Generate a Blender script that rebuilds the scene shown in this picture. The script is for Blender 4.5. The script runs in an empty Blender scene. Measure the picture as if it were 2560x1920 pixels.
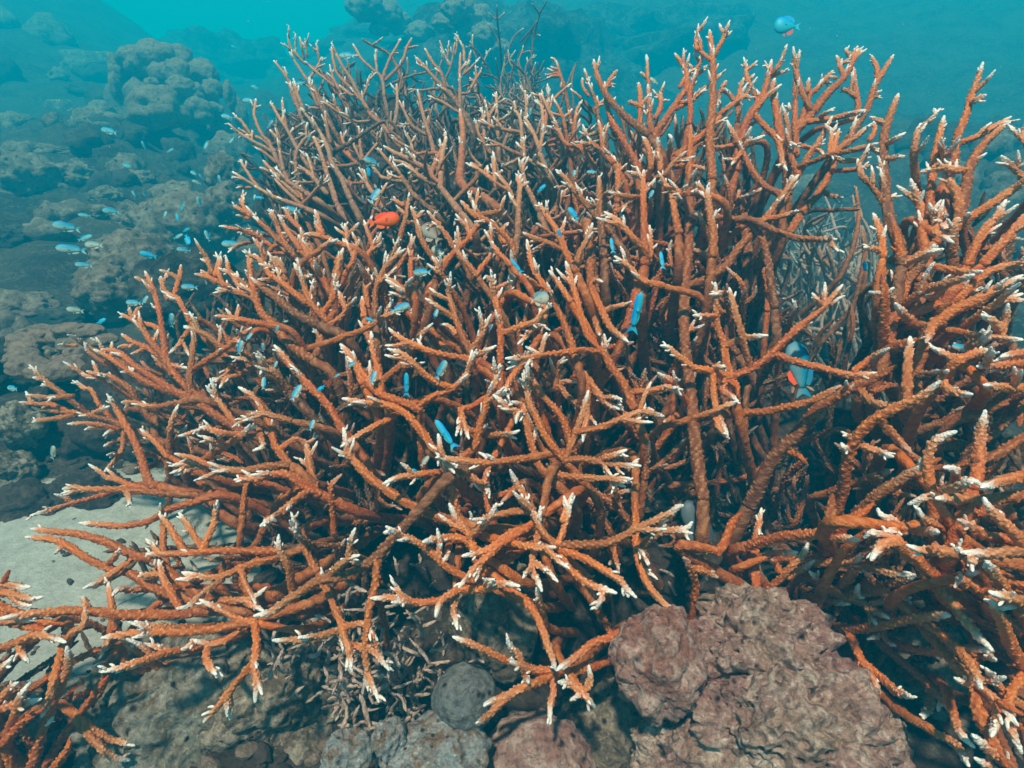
import bpy, bmesh, math, random
import numpy as np
from mathutils import Vector, Matrix, noise
random.seed(11); rng = np.random.default_rng(11)
SC = bpy.context.scene
COL = SC.collection
# ------------------------------------------------------------------ camera
CAM = np.array([0.0, 0.0, 1.0]); PITCH = math.radians(25)
cam_d = bpy.data.cameras.new('camera'); cam = bpy.data.objects.new('camera', cam_d); COL.objects.link(cam)
cam.location = CAM; cam.rotation_euler = (math.pi/2-PITCH, 0, 0)
cam_d.sensor_width = 36; cam_d.lens = 20.0; cam_d.clip_start = 0.02; cam_d.clip_end = 200
SC.camera = cam
# ------------------------------------------------------------------ light
SUN_EL, SUN_ROT = math.radians(68), math.radians(200)
w = bpy.data.worlds.new('World'); SC.world = w; w.use_nodes = True
nt = w.node_tree; bg = nt.nodes['Background']
sky = nt.nodes.new('ShaderNodeTexSky'); sky.sky_type = 'NISHITA'; sky.sun_disc = False
sky.sun_elevation = SUN_EL; sky.sun_rotation = SUN_ROT
nt.links.new(sky.outputs[0], bg.inputs[0]); bg.inputs[1].default_value = 0.04
sd = bpy.data.lights.new('sun', 'SUN'); sun = bpy.data.objects.new('sun', sd); COL.objects.link(sun)
sd.energy = 5.0; sd.angle = math.radians(3); sd.color = (1.0, 0.51, 0.46)
# sky sun_rotation runs clockwise from +Y; the lamp points along its -Z
sdir = Vector((math.sin(SUN_ROT)*math.cos(SUN_EL), math.cos(SUN_ROT)*math.cos(SUN_EL), math.sin(SUN_EL)))
sun.rotation_euler = sdir.to_track_quat('Z', 'Y').to_euler()
SC.view_settings.view_transform = 'Standard'; SC.view_settings.look = 'None'
SC.view_settings.gamma = 1; SC.view_settings.exposure = 1.02
SC.render.engine = 'CYCLES'
SC.cycles.use_denoising = True
SC.cycles.volume_bounces = 1; SC.cycles.max_bounces = 6; SC.cycles.diffuse_bounces = 3
SC.cycles.volume_step_rate = 1

# ------------------------------------------------------------------ geometry helpers
FS = 2560*20/36.0                       # focal length in pixels of the 2560 wide photograph
cp, sp_ = math.cos(PITCH), math.sin(PITCH)
RX = np.array([1.0, 0, 0]); FW = np.array([0, cp, -sp_]); UP = np.array([0, sp_, cp])
def at(x, y, d):                        # a direction of view (photo pixel) and a distance give a point of the place
    return CAM + d*(FW + RX*((x-1280)/FS) + UP*((960-y)/FS))
def pix(P):
    v = np.asarray(P)-CAM; d = v@FW
    return 1280+FS*(v@RX)/d, 960-FS*(v@UP)/d, d

def tagit(o, label=None, cat=None, group=None, kind=None):
    if label: o['label'] = label
    if cat: o['category'] = cat
    if group: o['group'] = group
    if kind: o['kind'] = kind
    return o
def empty(name, loc):
    o = bpy.data.objects.new(name, None); COL.objects.link(o); o.location = tuple(loc); o.empty_display_size = 0.05
    return o
def mesh_obj(name, V, F, mat, parent=None, attrs=None, smooth=True, loc=None):
    """V (n,3) world coordinates, F (m,4) or list"""
    V = np.asarray(V, dtype=np.float32)
    org = np.zeros(3)
    if parent is not None:
        q = parent
        while q is not None: org = org+np.array(q.matrix_basis.translation); q = q.parent
    elif loc is not None: org = np.asarray(loc)
    me = bpy.data.meshes.new(name)
    if isinstance(F, np.ndarray):
        me.vertices.add(len(V)); me.vertices.foreach_set('co', (V-org).astype(np.float32).ravel())
        n, k = F.shape
        me.loops.add(n*k); me.loops.foreach_set('vertex_index', F.astype(np.int32).ravel())
        me.polygons.add(n); me.polygons.foreach_set('loop_start', np.arange(0, n*k, k, dtype=np.int32))
        me.update(calc_edges=True); me.validate()
    else:
        me.from_pydata([tuple(v) for v in (V-org)], [], F)
    if smooth: me.polygons.foreach_set('use_smooth', np.ones(len(me.polygons), dtype=bool))
    for k2, a in (attrs or {}).items():
        at_ = me.attributes.new(k2, 'FLOAT', 'POINT'); at_.data.foreach_set('value', np.asarray(a, dtype=np.float32))
    me.materials.append(mat)
    o = bpy.data.objects.new(name, me); COL.objects.link(o)
    if parent is not None: o.parent = parent
    else: o.location = tuple(org)
    return o

# ------------------------------------------------------------------ materials
def new_mat(name):
    m = bpy.data.materials.new(name); m.use_nodes = True
    return m, m.node_tree.nodes, m.node_tree.links, m.node_tree.nodes['Principled BSDF']
def ramp(N, L, fac, stops):
    r = N.new('ShaderNodeValToRGB'); e = r.color_ramp.elements
    while len(e) < len(stops): e.new(0.5)
    for i, (p, c) in enumerate(stops): e[i].position = p; e[i].color = (*c, 1)
    if fac is not None: L.new(fac, r.inputs[0])
    return r.outputs[0]
def mix(N, L, f, a, b):
    m = N.new('ShaderNodeMix'); m.data_type = 'RGBA'
    if isinstance(f, float): m.inputs[0].default_value = f
    else: L.new(f, m.inputs[0])
    for i, c in ((6, a), (7, b)):
        if isinstance(c, tuple): m.inputs[i].default_value = (*c, 1)
        else: L.new(c, m.inputs[i])
    return m.outputs[2]
def tex(N, L, kind, scale, co, detail=4.0, rough=0.6):
    t = N.new('ShaderNodeTexNoise' if kind == 'noise' else 'ShaderNodeTexVoronoi')
    t.inputs['Scale'].default_value = scale
    if kind == 'noise': t.inputs['Detail'].default_value = detail; t.inputs['Roughness'].default_value = rough
    L.new(co, t.inputs['Vector']); return t.outputs[0]
def bump(N, L, bs, h, dist, strength=1.0, prev=None):
    b = N.new('ShaderNodeBump'); b.inputs['Distance'].default_value = dist; b.inputs['Strength'].default_value = strength
    L.new(h, b.inputs['Height'])
    if prev: L.new(prev, b.inputs['Normal'])
    L.new(b.outputs[0], bs.inputs['Normal']); return b.outputs[0]
def pos(N):
    g = N.new('ShaderNodeNewGeometry'); return g.outputs['Position']
def attr(N, name):
    a = N.new('ShaderNodeAttribute'); a.attribute_name = name; return a.outputs['Fac']

def coral_mat(name, young, mid, dead, tip):
    m, N, L, bs = new_mat(name); P = pos(N)
    n1 = tex(N, L, 'noise', 9.0, P); n2 = tex(N, L, 'noise', 60.0, P)
    c = mix(N, L, ramp(N, L, n1, [(0.35, (0, 0, 0)), (0.65, (1, 1, 1))]), young, mid)
    c = mix(N, L, ramp(N, L, attr(N, 'tone'), [(0.45, (0, 0, 0)), (1, (1, 1, 1))]), c, (0.36, 0.090, 0.018))
    c = mix(N, L, ramp(N, L, attr(N, 'tone'), [(0.0, (0.8, 0.8, 0.8)), (0.4, (0, 0, 0))]), c, (0.66, 0.095, 0.006))
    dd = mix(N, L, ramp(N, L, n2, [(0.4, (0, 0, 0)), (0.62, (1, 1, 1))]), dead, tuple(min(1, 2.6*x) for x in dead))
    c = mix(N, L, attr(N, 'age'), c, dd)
    # highlights painted paler on the knobs, crease shade painted darker between
    c2 = mix(N, L, attr(N, 'knob'), mix(N, L, 0.35, c, (0.12, 0.03, 0.01)), mix(N, L, 0.40, c, (0.95, 0.46, 0.16)))
    c2 = mix(N, L, attr(N, 'pale'), c2, (0.90, 0.44, 0.20))
    c3 = mix(N, L, attr(N, 'tipw'), c2, tip)
    L.new(c3, bs.inputs['Base Color']); bs.inputs['Roughness'].default_value = 0.62
    bs.inputs['Specular IOR Level'].default_value = 0.3
    v = tex(N, L, 'voronoi', 330.0, P)
    b1 = bump(N, L, bs, v, -0.0016, 0.8)
    bump(N, L, bs, n2, 0.004, 0.5, b1)
    return m
M_OR = coral_mat('orange_coral', (0.92, 0.190, 0.004), (0.60, 0.120, 0.008), (0.030, 0.022, 0.018), (0.92, 0.88, 0.80))
M_WEA = coral_mat('weathered_hazed_coral', (0.50, 0.40, 0.33), (0.58, 0.48, 0.42), (0.26, 0.22, 0.20), (0.8, 0.74, 0.68))  # pale grey of dead coral, also carrying the haze of the right gap
M_TAN = coral_mat('hazed_tan_coral', (0.74, 0.34, 0.18), (0.62, 0.33, 0.20), (0.045, 0.035, 0.032), (0.93, 0.90, 0.84))  # paler coral for the back colonies, distance haze put into its colour

def rock_mat(name, a, b, c, d=None, scale=1.0, pit=0.004, algae=0.4):
    m, N, L, bs = new_mat(name); P = pos(N)
    n1 = tex(N, L, 'noise', 7*scale, P, 8, 0.7); n2 = tex(N, L, 'noise', 28*scale, P, 8, 0.75); n3 = tex(N, L, 'noise', 95*scale, P, 6, 0.7)
    c1 = mix(N, L, ramp(N, L, n1, [(0.38, (0, 0, 0)), (0.6, (1, 1, 1))]), a, b)
    c2 = mix(N, L, ramp(N, L, n2, [(0.47, (0, 0, 0)), (0.60, (1, 1, 1))]), c1, c)
    c3 = mix(N, L, ramp(N, L, n3, [(0.36, (1, 1, 1)), (0.55, (0, 0, 0))]), c2, mix(N, L, 0.5, c2, (0.02, 0.017, 0.014)))
    if d: c3 = mix(N, L, ramp(N, L, n3, [(0.58, (0, 0, 0)), (0.70, (0.8, 0.8, 0.8))]), c3, d)
    pv_ = tex(N, L, 'voronoi', 38*scale, P)
    mk = N.new('ShaderNodeMath'); mk.operation = 'MULTIPLY'; L.new(ramp(N, L, pv_, [(0.10, (1, 1, 1)), (0.26, (0, 0, 0))]), mk.inputs[0]); L.new(ramp(N, L, n1, [(0.40, (0, 0, 0)), (0.50, (1, 1, 1))]), mk.inputs[1])
    c3 = mix(N, L, mk.outputs[0], c3, (0.03, 0.022, 0.02))
    L.new(c3, bs.inputs['Base Color']); bs.inputs['Roughness'].default_value = 0.85; bs.inputs['Specular IOR Level'].default_value = 0.2
    v = tex(N, L, 'voronoi', 55*scale, P)
    b0 = bump(N, L, bs, pv_, 0.02, 0.6); b1 = bump(N, L, bs, n2, 0.02/scale, 0.6, b0); b2 = bump(N, L, bs, n3, 0.012/scale, 0.9, b1); bump(N, L, bs, v, pit, 0.7, b2)
    return m
M_ROCK = rock_mat('pitted_pink_rock', (0.50, 0.33, 0.23), (0.44, 0.20, 0.18), (0.78, 0.58, 0.45), (0.92, 0.86, 0.82), pit=0.012, scale=1.15)
M_RED = rock_mat('red_crusted_rock', (0.44, 0.19, 0.13), (0.50, 0.29, 0.24), (0.72, 0.50, 0.40), (0.6, 0.5, 0.5))
M_BRN = rock_mat('brown_turf_rock', (0.18, 0.13, 0.085), (0.36, 0.28, 0.20), (0.56, 0.46, 0.35), (0.7, 0.62, 0.55), pit=0.012)
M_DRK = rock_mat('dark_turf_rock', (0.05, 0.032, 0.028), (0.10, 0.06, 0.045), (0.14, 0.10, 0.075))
M_GRY = rock_mat('smooth_grey_rock', (0.20, 0.22, 0.21), (0.25, 0.26, 0.25), (0.30, 0.30, 0.28), scale=1.2, pit=0.001)
M_OLV = rock_mat('olive_grey_rock', (0.30, 0.27, 0.20), (0.56, 0.53, 0.45), (0.26, 0.19, 0.12), (0.7, 0.68, 0.62), scale=0.9, pit=0.01)
M_PAL = rock_mat('pale_lump_coral', (0.30, 0.33, 0.31), (0.46, 0.48, 0.47), (0.32, 0.20, 0.12), (0.75, 0.76, 0.74), scale=1.6)
M_HEAD = rock_mat('tan_lobed_coral', (0.42, 0.27, 0.19), (0.48, 0.32, 0.24), (0.36, 0.25, 0.19), scale=0.5, pit=0.002)
M_FAR = rock_mat('far_reef_rock', (0.03, 0.035, 0.035), (0.07, 0.075, 0.07), (0.20, 0.17, 0.14), scale=0.22, pit=0.004)
M_SEAROCK = rock_mat('sunlight_tint_reef_rock', (0.20, 0.14, 0.10), (0.40, 0.27, 0.2), (0.50, 0.36, 0.27), scale=0.4, pit=0.004)  # lighter reef rock, sunlight put into its colour

def flat_mat(name, col, rough=0.4, spec=0.4):
    m, N, L, bs = new_mat(name); bs.inputs['Base Color'].default_value = (*col, 1); bs.inputs['Roughness'].default_value = rough
    bs.inputs['Specular IOR Level'].default_value = spec
    return m
def fish_mat(name, back, side, belly):
    m, N, L, bs = new_mat(name)
    h = attr(N, 'hgt')
    c = ramp(N, L, h, [(0.0, belly), (0.38, belly), (0.6, side), (0.9, back)])
    t = N.new('ShaderNodeTexCoord'); n = tex(N, L, 'voronoi', 40.0, t.outputs['Generated'])
    L.new(mix(N, L, 0.16, c, mix(N, L, n, c, (0.02, 0.05, 0.08))), bs.inputs['Base Color'])
    bs.inputs['Roughness'].default_value = 0.45; bs.inputs['Specular IOR Level'].default_value = 0.35
    bump(N, L, bs, n, 0.0006, 0.4)
    return m
F_CHR = fish_mat('turquoise_fish_skin', (0.01, 0.32, 0.60), (0.05, 0.48, 0.62), (0.46, 0.58, 0.52))
F_BLU = fish_mat('blue_fish_skin', (0.0, 0.36, 0.85), (0.01, 0.52, 0.80), (0.05, 0.52, 0.66))
F_PAL = fish_mat('pale_fish_skin', (0.16, 0.34, 0.36), (0.42, 0.52, 0.46), (0.66, 0.60, 0.44))
F_DUL = fish_mat('dull_blue_fish_skin', (0.0, 0.20, 0.40), (0.01, 0.30, 0.44), (0.12, 0.28, 0.34))
F_ORG = fish_mat('orange_fish_skin', (0.95, 0.075, 0.0), (0.98, 0.10, 0.0), (0.95, 0.14, 0.0))
F_GRY = fish_mat('slate_fish_skin', (0.03, 0.06, 0.09), (0.06, 0.10, 0.13), (0.10, 0.14, 0.15))
F_STR = fish_mat('tan_fish_skin', (0.16, 0.11, 0.07), (0.26, 0.19, 0.13), (0.42, 0.36, 0.30))
F_EYE = flat_mat('fish_eye_black', (0.01, 0.01, 0.012), 0.15)
F_FIN = flat_mat('orange_fin', (0.9, 0.09, 0.01), 0.5)
F_YFN = flat_mat('yellow_tail_fin', (0.45, 0.24, 0.05), 0.5)

# ------------------------------------------------------------------ terrain
def fbm(p, o=5, lac=2.1, g=0.5):
    s = 0; a = 1
    for _ in range(o): s += a*noise.noise(p); p = p*lac; a *= g
    return s
def ss(a, b, x): 
    t = np.clip((x-a)/(b-a), 0, 1); return t*t*(3-2*t)
def ground_z(x, y):
    z = 0.10 + 0.10*ss(1.2, 4.0, y) + 0.06*max(0, y-2.2)
    z += 0.22*math.exp(-((x-0.45)**2/0.5+(y-1.9)**2/0.5))          # reef hump under the thicket
    z += 0.45*ss(1.2, 4.0, abs(x+0.2)-0.02*y)*ss(1.5, 5.0, y)
    win = math.exp(-((x/max(y, 1)+.42)/.21)**2)                      # open water between two slopes
    z += 3.7*ss(8, 22, y+abs(x)*.25)*(0.95+0.35*noise.noise(Vector((x*.25, y*.25, 4))))*(1-.9*win)
    return z
SAND = at(235, 1385, 1.25)
def hit(x, y):                                                      # distance at which a line of sight meets the bottom
    d = 1.0
    while d < 30:
        q = at(x, y, d)
        if q[2] < ground_full(q[0], q[1]): return d
        d *= 1.02
    return 99
def sandw(x, y):
    return float(np.clip(1.25-math.hypot((x-SAND[0])/0.62, (y-SAND[1])/0.38), 0, 1))
def ground_full(x, y):
    s = sandw(x, y); r = 1-ss(0.1, 0.5, s); f_ = ss(2.5, 6, math.hypot(x, y))
    q = Vector((x, y, 0.3))
    return ground_z(x, y)*1.0 + r*((0.055+0.10*f_)*fbm(q*3.1, 5) + 0.16*fbm(q*0.8+Vector((3, 1, 0)), 3)*ss(1.5, 4, math.hypot(x, y))) + 0.006*s*noise.noise(q*14)
# grid finer near the camera
def axis(lo, hi, n, c, k):
    t = np.linspace(-1, 1, n); s = np.sinh(k*t)/np.sinh(k)
    return np.where(s < 0, c+s*(c-lo), c+s*(hi-c))
gx = axis(-30, 30, 320, 0.0, 4.0); gy = axis(-4, 40, 320, 0.7, 4.0)
V = np.zeros((len(gx)*len(gy), 3)); sa = np.zeros(len(V)); i = 0
for yy in gy:
    for xx in gx:
        V[i] = (xx, yy, ground_full(xx, yy)); sa[i] = sandw(xx, yy); i += 1
nx = len(gx); a = (np.arange(len(gy)-1)[:, None]*nx+np.arange(nx-1)[None, :]).ravel()
Fq = np.stack([a, a+1, a+nx+1, a+nx], 1)
m, N, L, bs = new_mat('seabed'); P = pos(N)
n1 = tex(N, L, 'noise', 2.2, P, 9, 0.7); n2 = tex(N, L, 'noise', 24, P, 9, 0.75); n3 = tex(N, L, 'noise', 90, P, 6, 0.7)
c = mix(N, L, ramp(N, L, n1, [(0.4, (0, 0, 0)), (0.6, (1, 1, 1))]), (0.045, 0.030, 0.022), (0.11, 0.075, 0.05))
c = mix(N, L, ramp(N, L, n2, [(0.5, (0, 0, 0)), (0.66, (1, 1, 1))]), c, (0.20, 0.165, 0.13))
c = mix(N, L, ramp(N, L, n3, [(0.38, (1, 1, 1)), (0.5, (0, 0, 0))]), c, mix(N, L, 0.6, c, (0.015, 0.012, 0.01)))
snd = mix(N, L, ramp(N, L, n2, [(0.35, (0, 0, 0)), (0.7, (1, 1, 1))]), (0.50, 0.48, 0.42), (0.78, 0.75, 0.66))
sm = N.new('ShaderNodeMath'); sm.operation = 'ADD'; L.new(attr(N, 'sand'), sm.inputs[0])
s2 = N.new('ShaderNodeMath'); s2.operation = 'MULTIPLY'; L.new(n2, s2.inputs[0]); s2.inputs[1].default_value = 0.35; L.new(s2.outputs[0], sm.inputs[1])
L.new(mix(N, L, ramp(N, L, sm.outputs[0], [(0.36, (0, 0, 0)), (0.46, (1, 1, 1))]), c, snd), bs.inputs['Base Color'])
bs.inputs['Roughness'].default_value = 0.9; bs.inputs['Specular IOR Level'].default_value = 0.15
b1 = bump(N, L, bs, n2, 0.03, 0.7); bump(N, L, bs, n3, 0.01, 0.7, b1)
tagit(mesh_obj('seabed', V, Fq, m, attrs={'sand': sa}), kind='structure')

# water
hv = bpy.data.materials.new('water_haze'); hv.use_nodes = True; N = hv.node_tree.nodes; N.clear()
o_ = N.new('ShaderNodeOutputMaterial'); pv = N.new('ShaderNodeVolumePrincipled')
pv.inputs['Color'].default_value = (0.0, 0.33, 0.53, 1); pv.inputs['Density'].default_value = 0.205; pv.inputs['Absorption Color'].default_value = (0.02, 0.82, 1.0, 1)
pv.inputs['Anisotropy'].default_value = 0.0
hv.node_tree.links.new(pv.outputs[0], o_.inputs['Volume'])
HB = ((-31, 31), (-5, 41), (-1.8, 5.0))
HV = [(x, y, z) for z in HB[2] for y in HB[1] for x in HB[0]]
tagit(mesh_obj('haze', HV, [(0, 2, 3, 1), (4, 5, 7, 6), (0, 1, 5, 4), (2, 6, 7, 3), (0, 4, 6, 2), (1, 3, 7, 5)], hv, smooth=False), kind='stuff')

# ------------------------------------------------------------------ rocks and massive corals
ICO = {}
def ico(n):
    if n not in ICO:
        bm = bmesh.new(); bmesh.ops.create_icosphere(bm, subdivisions=n, radius=1)
        ICO[n] = (np.array([v.co[:] for v in bm.verts]), np.array([[v.index for v in f.verts] for f in bm.faces])); bm.free()
    return ICO[n]
def lump(center, rad, seed, amp=0.18, freq=1.6, lob=0.0, lobf=2.2, pits=0.0, sub=5, squash=(1, 1, 1)):
    V, F = ico(sub); out = np.zeros_like(V); off = Vector((seed*7.31, seed*3.17, seed*1.9))
    for i, v in enumerate(V):
        q = Vector(v)
        r = 1 + amp*fbm(q*freq+off, 5)
        if lob:
            d = noise.voronoi(q*lobf+off)[0]; r += lob*(0.55-d[0]**1.5)
        if pits:
            d = noise.voronoi(q*9+off)[0][0]; k = noise.noise(q*4+off)
            r -= pits*max(0, 0.32-d)*(1.5 if k > 0 else 0.3)
            r += 0.10*amp*noise.noise(q*22+off)
        out[i] = v*r
    out = out*np.array(rad)*np.array(squash)
    return out+np.asarray(center), F
def far(d): return d if d < 1.9 else 1.9+(d-1.9)*3.2
def px_r(r, d): return r*d/FS                                     # metres from photo pixels at a distance
K = 2560/2212.0                                                   # coordinates below are in a 2212 wide view
def rock(name, x, y, d, rx, ry, mat, label, cat, seed, depth=1.0, **kw):
    c = at(x*K, y*K, d); R = np.array([px_r(rx*K, d), px_r((rx+ry)/2*K, d)*depth, px_r(ry*K, d)*1.05])
    V, F = lump(c, R, seed, **kw)
    base = c-np.array([0, 0, R[2]*0.9])
    return tagit(mesh_obj(name, V, F, mat, loc=base), label, cat)

# near rocks along the lower edge
big = empty('reef_boulder', at(1680*K, 1640*K, 0.80))
tagit(big, 'large pitted pinkish tan boulder filling the lower right under the orange coral', 'rock')
for j, (x, y, d, rx, ry, mat) in enumerate([(1640, 1400, 0.80, 150, 125, M_ROCK), (1690, 1560, 0.76, 205, 160, M_ROCK), (1840, 1610, 0.74, 110, 105, M_ROCK), (1490, 1630, 0.78, 120, 105, M_ROCK)]):
    c = at(x*K, y*K, d); V, F = lump(c, [px_r(rx*K, d), px_r(rx*K, d)*0.8, px_r(ry*K, d)], 3+j, amp=0.24, freq=2.4, pits=0.9, sub=6, lob=0.16, lobf=4.5)
    mesh_obj('rock_mass', V, F, mat, big)
rock('reef_boulder', 1422, 1428, 0.76, 88, 104, M_RED, 'reddish pink knobbly rock hanging left of the large pitted boulder', 'rock', 9, amp=0.22, lob=0.32, lobf=2.1, sub=6, pits=0.4)
rock('rounded_stone', 1003, 1505, 0.80, 68, 62, M_GRY, 'smooth blue grey rounded stone below the coral, bottom centre', 'stone', 12, amp=0.16, freq=1.2, sub=5, pits=.1)
rock('lump_coral', 752, 1632, 0.74, 50, 50, M_PAL, 'pale bluish lump coral at the bottom edge, leftmost of three', 'coral', 14, amp=0.24, lob=0.25, pits=.3)
rock('lump_coral', 843, 1597, 0.75, 34, 42, M_PAL, 'small pale bluish lump coral with dark pits, middle of three', 'coral', 15, amp=0.24, lob=.15, pits=0.6)
rock('lump_coral', 945, 1640, 0.76, 110, 60, M_PAL, 'wide brown and grey ring shaped lump coral under the rounded stone', 'coral', 16, amp=0.2, lob=0.25, pits=0.3)
rock('reef_boulder', 1160, 1640, 0.82, 110, 75, M_RED, 'dark reddish brown rock on the bottom edge below the star shaped branch', 'rock', 17, amp=0.2, pits=0.3)
rock('reef_boulder', 1075, 1330, 0.98, 95, 135, M_BRN, 'tall brown turf covered boulder standing behind the lowest orange branches', 'rock', 18, amp=0.2, pits=0.3)
rock('reef_boulder', 1320, 1560, 0.97, 130, 120, M_BRN, 'dark brown boulder between the star branch and the red rock', 'rock', 19, amp=0.22, pits=0.3)
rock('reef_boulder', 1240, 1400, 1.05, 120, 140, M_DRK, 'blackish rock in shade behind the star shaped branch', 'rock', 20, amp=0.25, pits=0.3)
rock('reef_boulder', 580, 1510, 0.97, 150, 140, M_BRN, 'brown mottled boulder at lower left centre beneath drooping orange branches', 'rock', 21, amp=0.28, pits=0.5, sub=6, lob=.1, lobf=4)
rock('reef_boulder', 385, 1570, 0.96, 175, 190, M_OLV, 'big smooth grey green boulder at the lower left behind blurred orange branches', 'rock', 22, amp=0.24, freq=1.9, sub=6, pits=0.6, lob=0.12, lobf=3.5)
rock('reef_boulder', 120, 1610, 1.02, 190, 150, M_OLV, 'grey brown boulder in the bottom left corner under the near coral', 'rock', 23, amp=0.2)
rock('reef_boulder', 640, 1640, 0.92, 110, 80, M_BRN, 'low brown rock at the bottom edge left of the pale lump corals', 'rock', 24, amp=0.2, pits=0.3)
rock('reef_boulder', 800, 1500, 1.08, 130, 150, M_DRK, 'dark boulder overgrown with dead finger coral, lower centre', 'rock', 25, amp=0.3, pits=0.5)
rock('reef_boulder', 1985, 1410, 0.97, 105, 95, M_BRN, 'rounded brown boulder beneath the thin orange branches at lower right', 'rock', 26, amp=0.15, pits=0.2)
rock('reef_boulder', 2010, 1620, 1.0, 210, 130, M_DRK, 'dark brown boulder in the bottom right corner beside the pitted boulder', 'rock', 27, amp=0.2)
rock('reef_boulder', 1790, 1370, 1.05, 100, 90, M_BRN, 'grey brown rock just behind the right shoulder of the pitted boulder', 'rock', 28, amp=0.2)
rock('reef_boulder', 2180, 1450, 1.05, 120, 150, M_DRK, 'dark rock at the right edge under the thick orange branches', 'rock', 29, amp=0.2)
# dark old reef inside the thicket
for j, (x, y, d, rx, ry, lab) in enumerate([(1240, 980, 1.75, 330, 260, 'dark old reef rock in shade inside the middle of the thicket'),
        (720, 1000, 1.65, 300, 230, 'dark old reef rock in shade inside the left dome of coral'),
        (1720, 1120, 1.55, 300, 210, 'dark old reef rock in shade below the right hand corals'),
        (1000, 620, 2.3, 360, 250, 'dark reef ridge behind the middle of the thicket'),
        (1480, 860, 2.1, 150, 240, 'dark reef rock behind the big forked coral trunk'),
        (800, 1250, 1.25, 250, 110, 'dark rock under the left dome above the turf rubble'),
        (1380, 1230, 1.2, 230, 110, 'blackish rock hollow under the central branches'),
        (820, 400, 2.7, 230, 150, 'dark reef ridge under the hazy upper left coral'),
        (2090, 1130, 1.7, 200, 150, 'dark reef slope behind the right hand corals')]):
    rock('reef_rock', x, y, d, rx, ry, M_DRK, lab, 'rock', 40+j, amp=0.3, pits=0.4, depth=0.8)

# lobed coral head behind on the left: lobes traced one by one, all fused on a body
hd = empty('lobed_coral_head', at(360*K, 400*K, 6.1))
tagit(hd, 'big tan lobed coral head rising in hazy water at the upper left', 'coral')
def lobe(nm, x, y, r, dd, j, sq=(1, 1, 1), mat=M_HEAD, D0=3.2, root=None, **kw):
    d = far(D0+dd); c = at(x*K, y*K, d); R = px_r(r*K, d)
    V, F = lump(c, [R, R, R], 60+j, squash=sq, sub=4, **kw)
    mesh_obj(nm, V, F, mat, root or hd)
lobe('body', 362, 235, 100, 0.25, 0, (1.0, 0.9, 1.0), amp=0.2, lob=0.2)
lobe('body', 385, 350, 105, 0.35, 1, (1.25, 0.9, 0.8), mat=M_FAR, amp=0.25, lob=0.15)  # dark lower body, shade under the overhang put into its colour
for j, (x, y, r, dd, sx, sz) in enumerate([(292, 132, 34, 0.05, 1, 1), (335, 122, 38, 0.0, 1.1, .9), (378, 128, 34, 0.05, 1, .9), (258, 152, 22, 0.05, .8, 1.3), (250, 190, 14, 0.0, .8, 2.2),
        (350, 160, 22, -.03, 1, 1), (382, 158, 25, -.05, 1, 1.1), (328, 182, 14, -.1, 1, 1), (390, 186, 22, -.08, 1.1, .9), (438, 160, 30, 0.05, 1, 1), (460, 195, 22, 0.0, 1, 1), (424, 200, 18, -.05, .9, 1.1),
        (336, 236, 56, -.25, 1.1, .75), (312, 250, 30, -.25, 1, .8), (430, 240, 27, -.1, 1.1, 1), (466, 240, 16, -.05, 1, 1), (476, 270, 22, 0.0, 1.2, .8), (496, 205, 12, 0.0, .9, 2.4), (300, 205, 25, 0.0, 1, 1.2), (216, 240, 24, .1, 1.1, .9), (520, 250, 18, .1, .8, 2)]):
    lobe('lobe', x, y, r, dd, 5+j, (sx, 1, sz), amp=0.26, freq=1.2, lob=0.2, lobf=1.3)
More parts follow.
